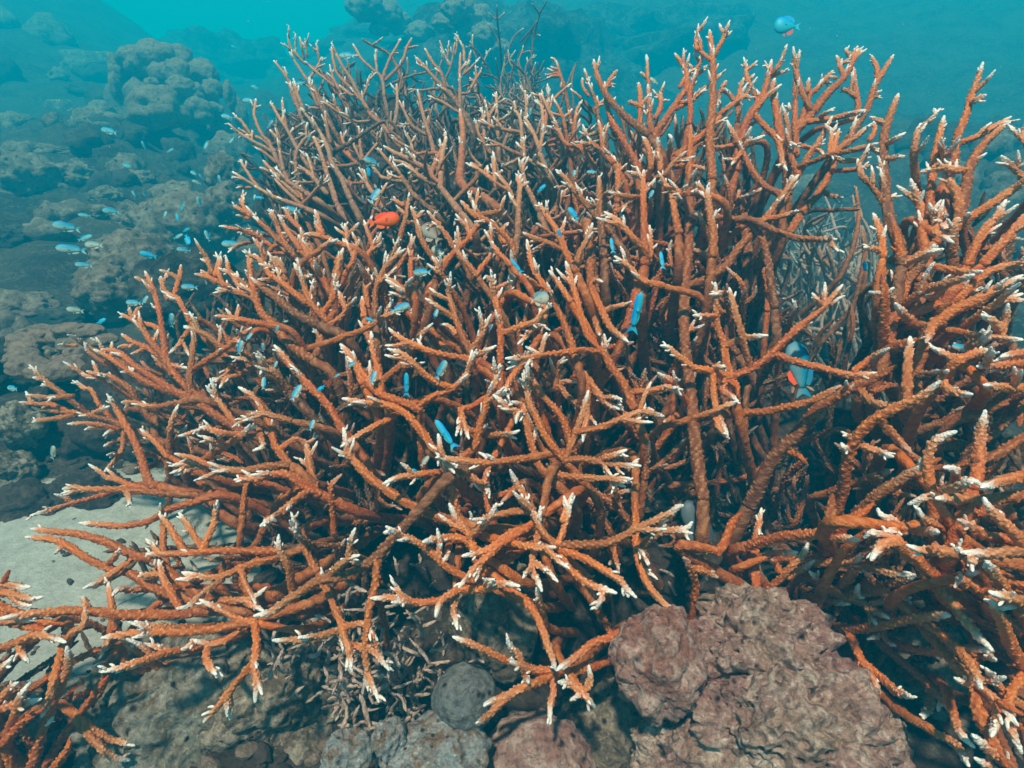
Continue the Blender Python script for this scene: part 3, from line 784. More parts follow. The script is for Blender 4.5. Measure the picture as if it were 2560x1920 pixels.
TR['backleft'] = """
U2
680,1140 600,960 540,900 490,780 470,700 485,575
650,1030 540,930 430,890 330,830
660,1060 500,960 400,910 275,830
440,890 380,800 335,745
720,1200 690,1030 680,940 600,840
680,940 760,880 850,820 915,770 *1.2
690,930 670,850 660,750
860,1050 760,860 700,760 640,660 605,605
760,880 730,760 710,580 *1.3
660,1130 540,1030 420,965
820,1120 840,1020 900,930 1000,850
1050,950 950,900 850,875
1060,900 1020,840 980,780
1390,1190 1360,1140 1250,1160 1120,1150 1040,1110 970,1075 *1.2
1360,1140 1250,1040 1170,970 1125,900
1300,1080 1240,960 1215,860
1400,1130 1350,1020 1310,920
1400,1100 1390,1010 1370,810 *1.3
1395,1130 1480,1030 1550,930 1575,820
1640,880 1560,790 1480,720 1430,640 1390,580 1300,540 1200,460 *1.3
1400,570 1440,480 1465,380
1390,570 1300,400 1220,280 1150,130 *1.1
1640,880 1700,820 1760,830 1800,790
1200,700 1120,640 1040,600
1210,700 1180,640 1150,570
1460,770 1350,770 1260,720 1200,690
1270,720 1260,650
1590,560 1570,400 1480,310 1400,240 1320,100
1580,400 1620,270 1680,160 1735,55
1600,420 1740,270 1790,130 1830,50
1770,140 1830,130 1890,120
1530,350 1520,250 1520,150
1480,110 1440,90 1405,60
1490,110 1540,80 1578,50
2300,750 2212,600 2120,500 2000,370 1870,220 *1.2
2120,480 2080,350 2020,280 1940,140 *1.1
2030,490 1900,500 1795,497
2250,700 2190,670 2080,600 1985,570
2030,1080 2000,950 1940,760 1900,590 1880,500 *1.1
880,760 800,500 740,380 680,300 635,245
830,640 780,480 750,380 *1.2
930,280 880,250 800,160 695,92
860,230 790,150 755,10
825,140 825,10
930,220 920,170 910,60
900,240 880,120 860,40
1030,250 1020,170 1000,95
930,420 850,300 770,170
930,420 1000,330 1060,215
1100,420 1000,340 900,250
1200,500 1150,400 1120,280
1400,580 1200,380 1160,280 1135,130
1020,640 960,500 940,390 *1.2
1100,750 1050,650 960,420
980,800 920,720 870,650
1030,660 960,655 905,625
1130,960 1100,850 1080,680 *1.2
900,1380 820,1330 720,1270 640,1220 515,1170 *1.1
650,1220 600,1170 545,1110
860,1430 700,1290 620,1200
500,1340 400,1200 345,1100
560,1390 380,1270 275,1205
400,1285 330,1265 270,1262
440,1345 380,1340 310,1350
960,1240 900,1210 835,1175
980,1250 960,1160 920,1050
980,1300 880,1300 800,1290
900,1520 820,1490 650,1430 540,1370 470,1330 *1.1
870,1490 720,1350 640,1260
930,1440 1010,1360 1125,1275
2010,1210 1880,1140 1720,1060 1585,985 *1.1
2030,1320 1900,1250 1780,1140 1650,1100
1900,1450 1840,1400 1750,1260 1650,1150 1535,1000
2060,1300 2000,1230 2050,1100 2110,960 2120,855
2250,1560 2100,1370 2080,1330 2090,1100 2130,900 *1.4
1760,1290 1600,1270 1500,1190
1560,1400 1620,1300
1960,1040 1910,1050 1830,1060 1775,1040
1800,1000 1710,950 1665,890
1840,1010 1780,870
1950,890 1820,790 1720,590
1300,1450 1230,1280 1150,1150 1100,1000 1030,850 *1.5@.1
1180,1480 1040,1050 980,900 *1.3@.1
1500,1400 1440,1300 1400,1180 *1.5@.1
900,700 850,560 800,430 *1.4@.1
1650,900 1700,700 1700,450 *1.2@.12
1100,1400 950,1230 780,1120 *1.3@.1
"""
TR['backcenter'] = """
T2
900,1250 780,1180 780,1000 790,860 770,700 *1.9@.1
780,700 720,640 600,500 485,370 *1.1
770,700 770,500 775,340 @.1
790,480 850,430 895,380 @.1
780,600 820,600 865,578 @.05
840,570 880,500 910,450 @.1
1150,850 1000,820 885,775
1190,1010 1040,940 930,885
1185,1010 1180,880 *1.1
1270,1070 1180,1010 1100,1050 1020,1080
1190,1020 1330,1080
1280,1360 1200,1200 1170,1060 1190,1010 *1.3
1120,1310 1080,1210 1000,1100 970,1060
1080,1220 1000,1170 920,1110 835,1050
1120,1650 1140,1500 1150,1300 1160,1120 *1.15
1160,1195 1190,1190 1212,1168
1160,1190 1140,1160 1145,1120
930,900 920,760 905,690 *1.1
1015,880 1010,740 1005,590 *1.1
960,830 950,740 930,640
960,760 1000,670
1170,900 1160,760 1095,690 *1.1
1130,700 1120,650
1200,820 1200,700 1190,580
1290,980 1240,850 1185,750 *1.1
1000,780 1060,760 1095,720
1000,1050 900,870 870,770
1300,900 1300,700 1250,650
1310,860 1340,650 1330,560
1400,820 1330,680 1290,600
1000,1200 990,1080 980,1000
640,430 660,370 655,310 @.3
690,400 700,260 @.5
740,350 760,230 @.5
800,400 790,300 750,260 @.5
880,380 850,300 855,220 @.5
800,470 830,380 840,330 @.4
900,450 930,380 970,310 @.4
1010,430 1000,370 @.4
940,420 890,340 830,290 @.4
1040,480 1060,390 1060,290 @.6
1060,430 1100,370 1130,320 @.6
1090,420 1080,320 @.6
1180,520 1200,420 1250,350 @.6
1230,480 1260,400 @.6
700,420 640,260 @.5
1130,420 1090,380
600,400 560,340 @.4
680,500 710,430 740,270 @.4
1280,1000 1300,880 1310,800 *1.1
"""
TR['tallthin'] = """
T2
1180,480 1150,400 1170,330 1180,290 @.7
1180,300 1210,240 1270,130 @.7
1160,270 1230,190 1270,130 @.7
1230,215 1290,230 @.7
1270,130 1280,90 1230,20 @.7
1280,95 1310,40 1335,-10 @.7
1040,420 1030,300 1010,120 1010,30 @.7
1010,125 980,110 950,80 @.7
1010,130 1040,100 1058,78 @.7
1030,300 1000,230 950,150 @.7
1170,340 1220,330 1240,350 @.7
1060,400 1110,250 1180,180 @.8
1430,640 1480,500 1520,400 *1.3@1.2!0
1500,640 1490,520 1520,400 @1.2!0
1300,520 1350,500 1400,500 @1.0!0
1200,640 1220,530 1300,500 @1.0!0
"""
TR['backright'] = """
T2
1990,870 1850,760 1730,640 1660,500 1630,380 *1.4
1700,590 1740,510 1785,450
1710,560 1740,550 1770,540
2050,960 2030,870 2100,760 2190,620 2230,560 2220,450 2150,340 *1.3
2050,960 2000,830 1990,740 1980,540 *1.3
1990,600 1980,480 1970,350
1990,520 1960,490 1930,465
1930,800 1930,650 1920,530 *1.1
2030,760 2060,690 2060,580 *1.1
1940,700 1900,670 1850,655
1450,590 1430,520 1390,400 1355,370
1410,480 1370,460 1330,440
1410,490 1370,490 1330,500
1660,740 1640,640 1600,540 1570,440
1600,620 1560,560 1560,500
1900,1180 1870,1150 1790,1070 1720,970 *1.2
1920,1120 1900,1040 1820,900 1750,780 1700,630 *1.3
1760,1050 1700,980 1680,850 1660,770 *1.2
1640,1080 1610,1030 1540,950 1450,920 1400,840 1325,810 *1.1
1530,940 1600,930 1665,900
1520,920 1580,860 1650,800
1750,1500 1650,1390 1530,1250 1450,1150 1385,1090 *1.2
1450,1200 1410,1205 1375,1205
1550,1250 1555,1215
1980,1660 1950,1610 1880,1520 1780,1420 1695,1360 *1.2
1520,1750 1460,1640 1400,1500 1340,1400 1275,1300 *1.2
1420,1600 1280,1540 1145,1490
1500,1740 1540,1640 1590,1540 1625,1430 *1.3
640,1750 720,1646 800,1560 870,1470 940,1370 *1.05
1110,1650 1100,1560 960,1430 860,1380 775,1290 *1.05
1020,1620 1050,1480 1085,1430
900,1400 860,1320 830,1240 *1.2
840,1540 820,1460 805,1405
900,1380 980,1370 1060,1350
1060,1560 1000,1460 970,1410
1700,1650 1690,1550 1670,1350 1665,1130 *1.3
1670,1300 1640,1280
1920,1270 1820,1260 1725,1235
1960,1700 1960,1600 1950,1350 1950,1150 1955,1090 *1.4
1960,1210 1990,1190 2030,1165 *1.2
1960,1150 1900,1120 1840,1100 *1.3
2300,1240 2160,1230 2050,1160 *1.2
1980,1160 2080,1120 2150,1040 2230,970
1980,1150 2000,1060 2010,980 *1.3
2000,1060 1980,950 1950,880 *1.2
2060,1100 2050,980 2040,880 *1.2
2180,1500 2160,1400 2120,1200 *1.4
1780,1360 1840,1320 1880,1295 @.1!.4
2100,1010 2130,900 2110,860 *1.1
1480,1180 1500,1000 1520,830 *1.1@.1
1780,1300 1790,1150 1760,1000 *1.3@.1
1450,830 1420,720 1360,620 @.02
1430,760 1470,730 1495,700
1500,880 1520,720 1560,640
1420,560 1430,520
1560,640 1480,570
1640,700 1700,640
1340,760 1280,600 @.02
1360,660 1400,610 1440,600
1720,1000 1600,900 1560,800 @.08
1860,1200 1930,1100 1890,1000 *1.2@.08
1300,1430 1400,1330 1460,1200 @.1
T3
210,1150 190,900 210,650 210,400 190,190 *1.3
205,385 250,300 312,200
195,385 140,340 85,290
110,320 105,260 110,200 *1.1
190,250 165,235
215,525 240,500 280,462
220,500 220,420
60,800 70,700 60,600 100,480 60,410 *1.1
60,600 110,450 130,360 *1.1
0,560 40,480 60,460
100,620 150,570 200,540
360,1100 370,1000 420,800 530,620 570,480 590,380 *1.5
500,680 490,620 430,500 430,410
590,490 630,430 665,360
590,490 640,470 708,450
580,440 555,425 528,425
370,680 320,610 260,585 240,700
380,760 370,640 410,500
480,720 560,620 655,540
-20,1010 150,860 260,750 335,655 *1.3
-30,700 90,640 100,590
270,560 285,540 300,520
250,740 330,680 480,570
840,700 780,580 740,430 730,360 *1.1
740,430 715,410
750,1000 740,800 740,650 745,440
860,720 950,600 1060,490 1110,400 1165,310 *1.3
1055,490 1030,430 1005,355
1115,380 1070,330 1072,305 *1.3
1130,370 1110,350 1145,295
1000,500 960,490
780,790 830,620 880,570 985,455 *1.1
820,590 830,500
1150,750 1130,550 1110,420
1140,640 1100,600 1035,565
1080,900 1200,700 1250,560 1310,460 1375,350 *1.2
1275,520 1260,430 1230,355 *1.1
760,1120 740,1080 700,950 690,800 655,675 *1.2
740,1080 850,1040 950,1000 1100,970 1280,920
980,990 1140,870 1240,790 *1.15
1220,900 1250,840 1245,780
760,790 950,770 1100,730 1200,708 *1.15
1050,785 1130,760 1195,715
1000,1000 1050,1030 1140,1030 1235,1010
960,1100 1130,1090 1270,1050
700,700 700,660
900,750 950,720 1000,690
740,1160 830,1000 900,900 980,745 *1.3
960,1000 975,820
980,980 1025,825
480,740 560,830 630,900 660,1050 690,1100 *1.2
780,940 880,960 930,1000
690,1250 690,1100 650,900 600,600 610,500 *1.8@.1
650,1350 700,1200 730,1120 *1.3@.05
650,1290 640,1250 550,1200 480,1120 420,1020 390,940 330,840 300,770 *1.2
390,930 430,880 460,810 *1.2
400,940 460,910 550,870 *1.1
400,960 380,1000 330,1060
330,935 250,950 150,940
640,1490 750,1530 880,1540 1010,1540 *1.1
680,1380 720,1370 765,1355
920,1230 980,1265 1050,1270
1000,1260 1025,1300
210,1650 210,1500 180,1250 190,1170 *1.6
170,1260 120,1230 70,1235
150,1230 130,1200 100,1170
60,1400 20,1230 100,1175
0,1065 100,1075 215,1095 *1.1
700,1500 800,1350 900,1230 990,1050 1010,930 *1.6@.15!.1
440,1640 400,1300 360,1130 *1.8@.15!.2
260,1650 300,1400 400,1200 *1.3@.15
430,1270 500,1230 540,1200 @.1
1100,1640 1150,1400 1130,1200 @.5!.2
1000,1350 1100,1345 1160,1345 @.4!.2
1190,1640 1170,1480 @.5!.2
T6
150,1560 110,1300 70,900 30,500 30,200 50,0 60,-250 60,-546 70,-846 *1.5!.2
30,195 170,150 300,60 340,0 480,-166 600,-306 680,-416 765,-526 *1.3
50,480 100,470 160,440
"""
TR['middleright'] = """
T6
330,780 290,650 280,560 240,420 225,165 *1.2
265,235 230,245 185,245
235,385 160,385 80,382 *1.15
290,580 400,530 470,520 570,510 *1.1
450,710 400,520 350,340 315,200 *1.15
330,780 500,700 650,570 800,430 920,330 1050,180 *1.15
915,320 880,280 848,235
930,320 930,250 932,165
960,310 1010,280 1065,255
830,430 855,425
600,630 750,680 900,720 1050,760 1180,760 1285,752 *1.1
300,770 200,740 100,720 0,655 -70,590 -130,575 *1.1
300,760 280,850 320,900 375,935 *1.2
240,760 220,720 295,712
320,800 370,840 370,900 @.02!0
230,740 210,800 240,1000 310,1165 *1.1
90,1040 210,1000 280,970 380,930
230,1050 260,1120 320,1180
420,1010 550,1000 700,970 850,930 950,880 1040,830 *1.3!.3
450,1600 600,1300 750,1150 870,1000 1000,900 1150,830 1300,760 1400,700 *2!0
700,1250 780,1300 820,1340 *1.2!0
1070,900 1070,850 1070,800 *1.1
1160,860 1220,930 1330,960 1450,950 *1.2
1120,740 1250,640 1240,610 @.1!.2
420,1120 400,1250 500,1450 @.15!0
200,1460 400,1430 560,1350 @.15!0
620,1600 700,1400 820,1300 @.2!0
700,440 730,350 740,285 @.1
560,350 560,200 540,100 600,50 @.2!.3
650,420 600,350 640,300 @.2!0
1080,600 1110,450 1100,300 @.5!0
500,900 480,700 560,600 @.3!0
600,540 640,400 700,330 @.3!0
860,600 900,500 1000,400 @.5!0
850,1170 1000,1120 1150,1150 @.1!0
400,300 460,200 540,0 600,-100 *1.8@.25!0
1180,60 1190,-60 1170,-200 @.5!.2
"""
TR['right'] = """
T3
1430,1700 1400,1550 1360,1450 1330,1300 1310,1100 1310,900 1350,750 1405,600 *1.35
1310,1300 1240,1200 1170,1120 1140,1020 *1.1
1160,1080 1190,1075
1320,930 1390,890 1455,850
1330,800 1280,780 1218,750
1310,1030 1400,1010 1470,1005 @.03
1540,1250 1520,1150 1500,950 1550,790 *1.15
1340,1280 1365,1265 1392,1242
1600,1400 1620,1150 1650,950 1700,740 *1.2
1720,1100 1690,1030 1680,880 *1.05
1760,1060 1780,900 1850,700 1900,550 1950,395 *1.25
1870,660 1910,640 1970,610
1770,930 1900,880 2000,830 2135,748
1790,1440 1840,1200 1870,1050 1950,930 2090,798 *1.3
1860,1100 1760,1090 1650,1060 *1.1
1800,1380 1780,1250 1700,1120 1690,1080 *1.5
1600,1650 1560,1550 1550,1350 1480,1145 *1.7
1560,1330 1470,1250 1390,1190
1540,1300 1570,1220
1650,1560 1720,1500 1900,1380 2050,1280 2212,1170 2300,1120 *1.5
2250,1200 2150,1080 2060,1000 *1.1
2300,1020 2212,900 2200,820
1640,1500 1700,1530 1765,1565 *1.3
1690,1340 1700,1450 1760,1500 *2
1800,1440 1840,1400 1860,1370 *1.3
1310,1650 1290,1500 1240,1370 *1.1
1300,1620 1240,1600 1180,1590
1850,1700 1940,1500 2030,1400 2100,1280 *1.5
1950,1700 2080,1560 2212,1400 2300,1330 *1.5
1480,1560 1500,1480 1530,1420 @.1!0
1640,1500 1640,1420 1600,1300 *1.3
1430,1700 1560,1640 1700,1600 *1.2
1750,1640 1760,1450 1800,1400 *2@.02
2000,1630 2100,1540 2212,1540 *1.2
T6
1310,560 1310,450 1310,250 1300,110 *1.6!0
1340,560 1370,400 1440,200 1430,54 1400,-90 1370,-220 *1.6!0
1340,560 1370,400 1440,200 1550,50 1640,-80 *1.7
1390,420 1600,330 1800,260 2000,100 2212,50 2300,20 *1.3
1400,340 1560,230 1700,180 1900,120 *1.2
1610,60 1750,90 1850,105 1950,100 *1.2
1560,600 1600,480 1700,400 1800,330 2000,230 2212,120 *1.6
1850,500 1980,520 2212,540 *1.1
1820,680 1680,620 1600,575 *1.2
1900,560 1960,540 1950,475 *1.4
2060,540 2090,420 2110,300 *1.2
2070,480 2010,420 1935,375 *1.4
2230,690 2080,700 1905,712
2230,850 2130,850 1950,830
2300,620 2212,620 2060,650 *1.1
1350,590 1450,570 1560,560 1640,600 *2.2!0
1220,740 1250,660 1350,590 *1.6
1400,340 1350,240 1380,200 *1.2
1420,150 1370,210 @.1
1500,420 1440,380 1380,300 *1.5
1640,420 1620,460 1580,560 *1.6!.4
1700,200 1620,270 1570,240 1560,180 @.1
1900,400 2050,300 2212,240 *1.1
1500,340 1640,200 1760,160 @.1
1260,160 1270,150 @.2
1280,240 1210,230 @.2
"""
TR['frontright'] = """
T6
1470,960 1460,850 1460,750 1480,515 *1.3
1000,1680 1050,1500 1080,1300 1130,1180 1230,1060 1400,970 1550,900 1680,800 *1.5
1680,810 1700,770 1720,735 *1.2
1700,780 1760,700 1830,650 1980,600 *1.3
1690,800 1720,850 1800,885 1885,890 *1.5
1300,1040 1320,1090 1400,1180 1495,1275 *1.3!.2
1150,1210 1190,1230 1280,1260 1375,1293 *1.05
1620,1520 1590,1350 1620,1220 1690,1160 1785,1125 *1.35
1900,1490 1920,1300 1930,1150 1965,985 *1.6
1110,1170 1080,1160 1045,1155
1080,1250 1050,1230 1035,1200 *1.3
1130,1660 1300,1510 1450,1420 1560,1350 1620,1300 *1.6
1640,1560 1850,1450 1950,1480
2330,1380 2212,1410 2100,1440 1930,1490 *1.3
1560,1440 1640,1520 1700,1500 1850,1420 *1.5
1780,1440 1760,1370 1690,1360 *1.5
1900,1320 2050,1270 2212,1170 2330,1120 *1.1!0@.1
2050,960 2130,930 2250,880 *1.2!0@.1
1700,1060 1850,1000 1980,960 2212,780 *1.3!0@.15
2212,1000 2080,1080 1950,1200 @.2!0*1.3
1360,1500 1500,1380 1680,1300 @.1!0*1.3
2212,1540 2000,1560 1820,1560 1640,1560 *1.4
1700,1650 1640,1560 1560,1560 1460,1600 *1.3
2160,720 2200,880 2180,1100 @.1*1.3!0
T9
2300,380 2212,345 1950,290 1750,260 1550,245 1450,210 *1.8
1720,500 1690,480 1600,380 1480,270 1400,200 1300,210 1225,315 *1.9
2010,545 1950,510 1850,460 1780,420 *2!.5
1650,480 1720,540 1800,650 1900,780 2015,895 *1.5
2230,600 2150,560 2060,540 1980,510 *1.4
2230,1020 2130,850 2060,700 2000,560 *1.4
2170,620 2100,520 2030,400 1965,315 *1.3
2300,270 2212,220 2130,120 2050,40 1980,-40 1950,-100 *1.4
1600,250 1640,230 1640,195 *1.3!.1
1800,250 1780,240 1810,230 *1.3
1850,300 1880,315 1890,320 *1.2
1860,400 1900,390 1920,390 *1.2
1430,100 1490,100 1560,120 1665,130 *1.5
1450,130 1380,60 1290,20 1270,-30 *1.6
1410,180 1250,130 1180,170
1380,120 1330,130 1300,110 *1.2!1.5
1660,90 1560,30 1530,-30 *1.1
2100,180 1980,150 1870,90 1780,50 *1.3!.4
2230,235 2100,260 1800,260 *1.5
1430,860 1550,890 1700,890 1850,880 2030,892
1870,900 1950,920 2030,950
1890,880 1890,1100 1920,1300 2000,1450 2120,1680 *1.3!0
1890,1120 1820,1090 1760,1065
1940,1290 2080,1330 2212,1400 *1.1!0
1930,1180 2080,1240 2212,1310 *1.1!0
2180,1720 2120,1640 2000,1540 1875,1430 *1.1
2080,1720 1990,1640 1890,1580
1960,700 2000,850 2100,950 2260,1100 *1.5!0@.05
1830,640 1960,700 2060,800 @.03!0
2230,760 2100,690 2000,640
1300,780 1340,840 1400,870 1560,900 @.05!0
2230,560 2130,600 2060,630 *1.3
1640,420 1700,560 1850,620 *1.3@.05!0
"""
TR['lowright'] = """
T9
495,500 480,400 480,250 500,130 525,-30 *1.3
505,90 510,150
440,220 600,170 760,150 900,140 1000,160 1160,180 *1.4
530,300 620,260 760,260
530,540 620,450 740,330 800,260 825,195 *1.2
700,420 780,370 870,310 @.03
960,160 960,60 970,0 980,-120 *1.8!0
970,150 1100,50 1180,0 1250,-60 *1.7!0
800,620 930,580 1020,500 1100,390 1160,280 *1.5
950,550 920,480 830,380
1140,540 1150,460 *1.3
1040,540 1060,550 1160,580 1250,630 1350,685 *1.2
1100,530 1200,530 1350,470 1520,410
1140,545 1190,550
1240,590 1380,570 1490,582
1000,580 1100,595
1030,330 1250,370 1400,400 1520,405
800,660 950,720 1100,750 1300,730 1480,690 1650,665 1740,665 *1.15
1210,620 1230,670 1270,725 *1.3
1080,750 1130,880 1170,960 1280,1050 1390,1150 1500,1195 *1.2
1170,960 1120,1040 1070,1110
1180,980 1250,1090 1290,1185
1300,760 1250,800 1200,820
1290,760 1330,830 1390,860
1400,1150 1430,1150
640,380 610,330 590,310 !.2
90,560 100,450 50,330 20,290 !.3
70,360 150,380 250,425 !.4
210,240 260,240 330,80 400,0 *1.3!0
600,300 900,330 1050,330 1170,380 @.05
700,500 850,330 @.05
1180,150 1250,100 1350,110 1430,150
"""
TR['greygap'] = """
T3
1160,1640 1140,1450 1110,1250 @1.0!.2
1170,1400 1130,1250 @1.0!.2
1080,1640 1000,1480 960,1330 900,1200 @1.2!0
1250,1640 1220,1500 1160,1380 @1.2!0
1120,1345 1060,1350 985,1362 @.9!.3
T6
1150,600 1130,450 1120,300 @1.1!0*1.5
1180,300 1190,150 1170,0 1160,-200 @1.0!.2
980,500 960,350 1000,150 980,0 @1.3!0
1040,250 1100,100 1080,-80 @1.3!0
880,250 900,50 960,-150 @1.2!0
"""
TR['lowright'] += """
T9
1350,900 1480,1010 1620,1130 1760,1300
1620,1130 1600,1230 1560,1330
1700,900 1850,1060 2020,1200 2180,1380 *1.1
2020,1200 2040,1330 2000,1450
1850,1060 1980,1080 2100,1060
1560,700 1700,800 1860,980 1940,1140 *1.1
2200,1050 2120,1200 2130,1380 2200,1560
1760,1300 1800,1420 1900,1520
1640,1420 1780,1500 1860,1640
2212,1250 2080,1150 1960,1000
"""
def parse(txt):
    tile = None; out = []
    for ln in txt.strip().splitlines():
        ln = ln.strip()
        if not ln: continue
        if ln in TILE: tile = TILE[ln]; continue
        toks = ln.replace('*', ' *').replace('@', ' @').replace('!', ' !').split()
        P = []; wm = 1.0; off = 0.0; tw = 1.0
        for t in toks:
            if t[0] == '*': wm = float(t[1:])
            elif t[0] == '@': off = float(t[1:])
            elif t[0] == '!': tw = float(t[1:])
            else:
                a_, b_ = t.split(','); P.append((tile[0]+float(a_)*tile[2], tile[1]+float(b_)*tile[2]))
        out.append(dict(p=np.array(P), w=wm, off=off, tw=tw))
    return out
def catmull(P, h):
    P = np.asarray(P, float)
    if len(P) == 2: P = np.array([P[0], (P[0]+P[1])/2, P[1]])
    Q = np.vstack([2*P[0]-P[1], P, 2*P[-1]-P[-2]]); out = []
    for i in range(1, len(Q)-2):
        n = max(2, int(np.linalg.norm(Q[i+1]-Q[i])/h)+1); t = np.linspace(0, 1, n, endpoint=False)[:, None]
        p0, p1, p2, p3 = Q[i-1], Q[i], Q[i+1], Q[i+2]
        out.append(0.5*((2*p1)+(-p0+p2)*t+(2*p0-5*p1+4*p2-p3)*t*t+(-p0+3*p1-3*p2+p3)*t**3))
    out.append(P[-1][None]); return np.vstack(out)
PALE = 0.8; AGEK = 1.0; TONE = 0.5
class Acc:
    def __init__(s): s.V = []; s.F = []; s.tip = []; s.age = []; s.kn = []; s.pl = []; s.tn = []; s.n = 0; s.subs = []
    def add(s, V, F, tip, age, kn, pl):
        s.V.append(V); s.F.append(F+s.n); s.tip.append(tip); s.age.append(age); s.kn.append(kn); s.pl.append(pl); s.tn.append(np.full(len(V), TONE)); s.n += len(V)
    def merge(s, o):
        s.V += o.V; s.F += [f+s.n for f in o.F]; s.tip += o.tip; s.age += o.age; s.kn += o.kn; s.pl += o.pl; s.tn += o.tn; s.n += o.n
    def build(s, name, mat, parent):
        F = np.vstack(s.F)
        return mesh_obj(name, np.vstack(s.V), F, mat, parent, attrs={'tipw': np.concatenate(s.tip), 'age': np.concatenate(s.age), 'knob': np.concatenate(s.kn), 'pale': np.concatenate(s.pl), 'tone': np.concatenate(s.tn)})
def tube(acc, C, rad, s_tip, sides, near, tw=1.0, age0=0.0, amp=1.0, tiplen=0.0155):
    """C centre line root to tip, rad radius per ring, s_tip distance to the tip per ring"""
    n = len(C); T = np.gradient(C, axis=0); T /= np.linalg.norm(T, axis=1)[:, None]+1e-9
    ref = np.array([0.31, 0.52, 0.8]) if abs(T[n//2] @ np.array([0.31, 0.52, 0.8])) < 0.85 else np.array([0.9, -0.3, 0.1])
    A = ref-(T@ref)[:, None]*T; A /= np.linalg.norm(A, axis=1)[:, None]+1e-9; B = np.cross(T, A)
    th = np.arange(sides)/sides*2*math.pi; ph = rng.uniform(0, 6.28)
    S = s_tip[:, None]
    if near:
        row = (S/0.0056).astype(int); jit = rng.uniform(0, 6.28, row.max()+2); big = rng.uniform(.45, 1.15, row.max()+2)
        c = np.cos((3 if rng.random() < .4 else 4)*th[None, :]+jit[row])*np.sin(math.pi*((S/0.0056) % 1))
        kn = np.clip(c, 0, 1)**0.7*big[row]*(0.7+0.6*rng.random((n, sides)))
        kn *= np.clip(S/0.022, 0.12, 1)
    else:
        kn = rng.random((n, sides))**2*0.8
    R = rad[:, None]*(1+0.05*np.sin(S*23+ph*2))+kn*0.0025*amp
    V = C[:, None, :]+R[..., None]*(A[:, None, :]*np.cos(th)[None, :, None]+B[:, None, :]*np.sin(th)[None, :, None])+(kn*0.0016*amp)[..., None]*T[:, None, :]
    V[0] = C[0]+(V[0]-C[0])*0.02; V[1] = C[1]+(V[1]-C[1])*0.75-T[1]*0.0008
    i = (np.arange(n-1)[:, None]*sides); j = np.arange(sides)[None, :]; j2 = (j+1) % sides
    F = np.stack([i+j, i+j2, i+sides+j2, i+sides+j], -1).reshape(-1, 4)
    tl = tiplen*(0.7+0.6*rng.random())
    tip = .93*tw*ss(0, 1, np.clip(1.15-S/(tl*1.35), 0, 1))+0*kn
    tip = np.clip(tip+tw*kn*0.35*np.clip(1.3-S/(tl*2.6), 0, 1), 0, 1)
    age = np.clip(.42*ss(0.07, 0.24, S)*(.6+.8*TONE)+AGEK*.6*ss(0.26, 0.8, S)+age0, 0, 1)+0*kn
    pale = (0.25+0.5*PALE)*tw*np.exp(-S/0.045)*(1-age)+0*kn
    acc.add(V.reshape(-1, 3), F, tip.ravel(), age.ravel(), kn.ravel(), pale.ravel())
    return T, A, B
def rad_of(s, wm):
    if wm > 1.1: wm = 1.1+.85*(wm-1.1)*np.clip(s/0.06, 0, 1)
    r = wm*np.minimum(0.0013+0.0025*(1-np.exp(-s/0.012))+0.0075*s, 0.0063)
    dome = 0.0020; return r*np.sqrt(np.clip(1-np.clip(1-s/dome, 0, 1)**2, 0.004, 1))
def arc(C):
    L = np.concatenate([[0], np.cumsum(np.linalg.norm(np.diff(C, axis=0), axis=1))]); return L[-1]-L
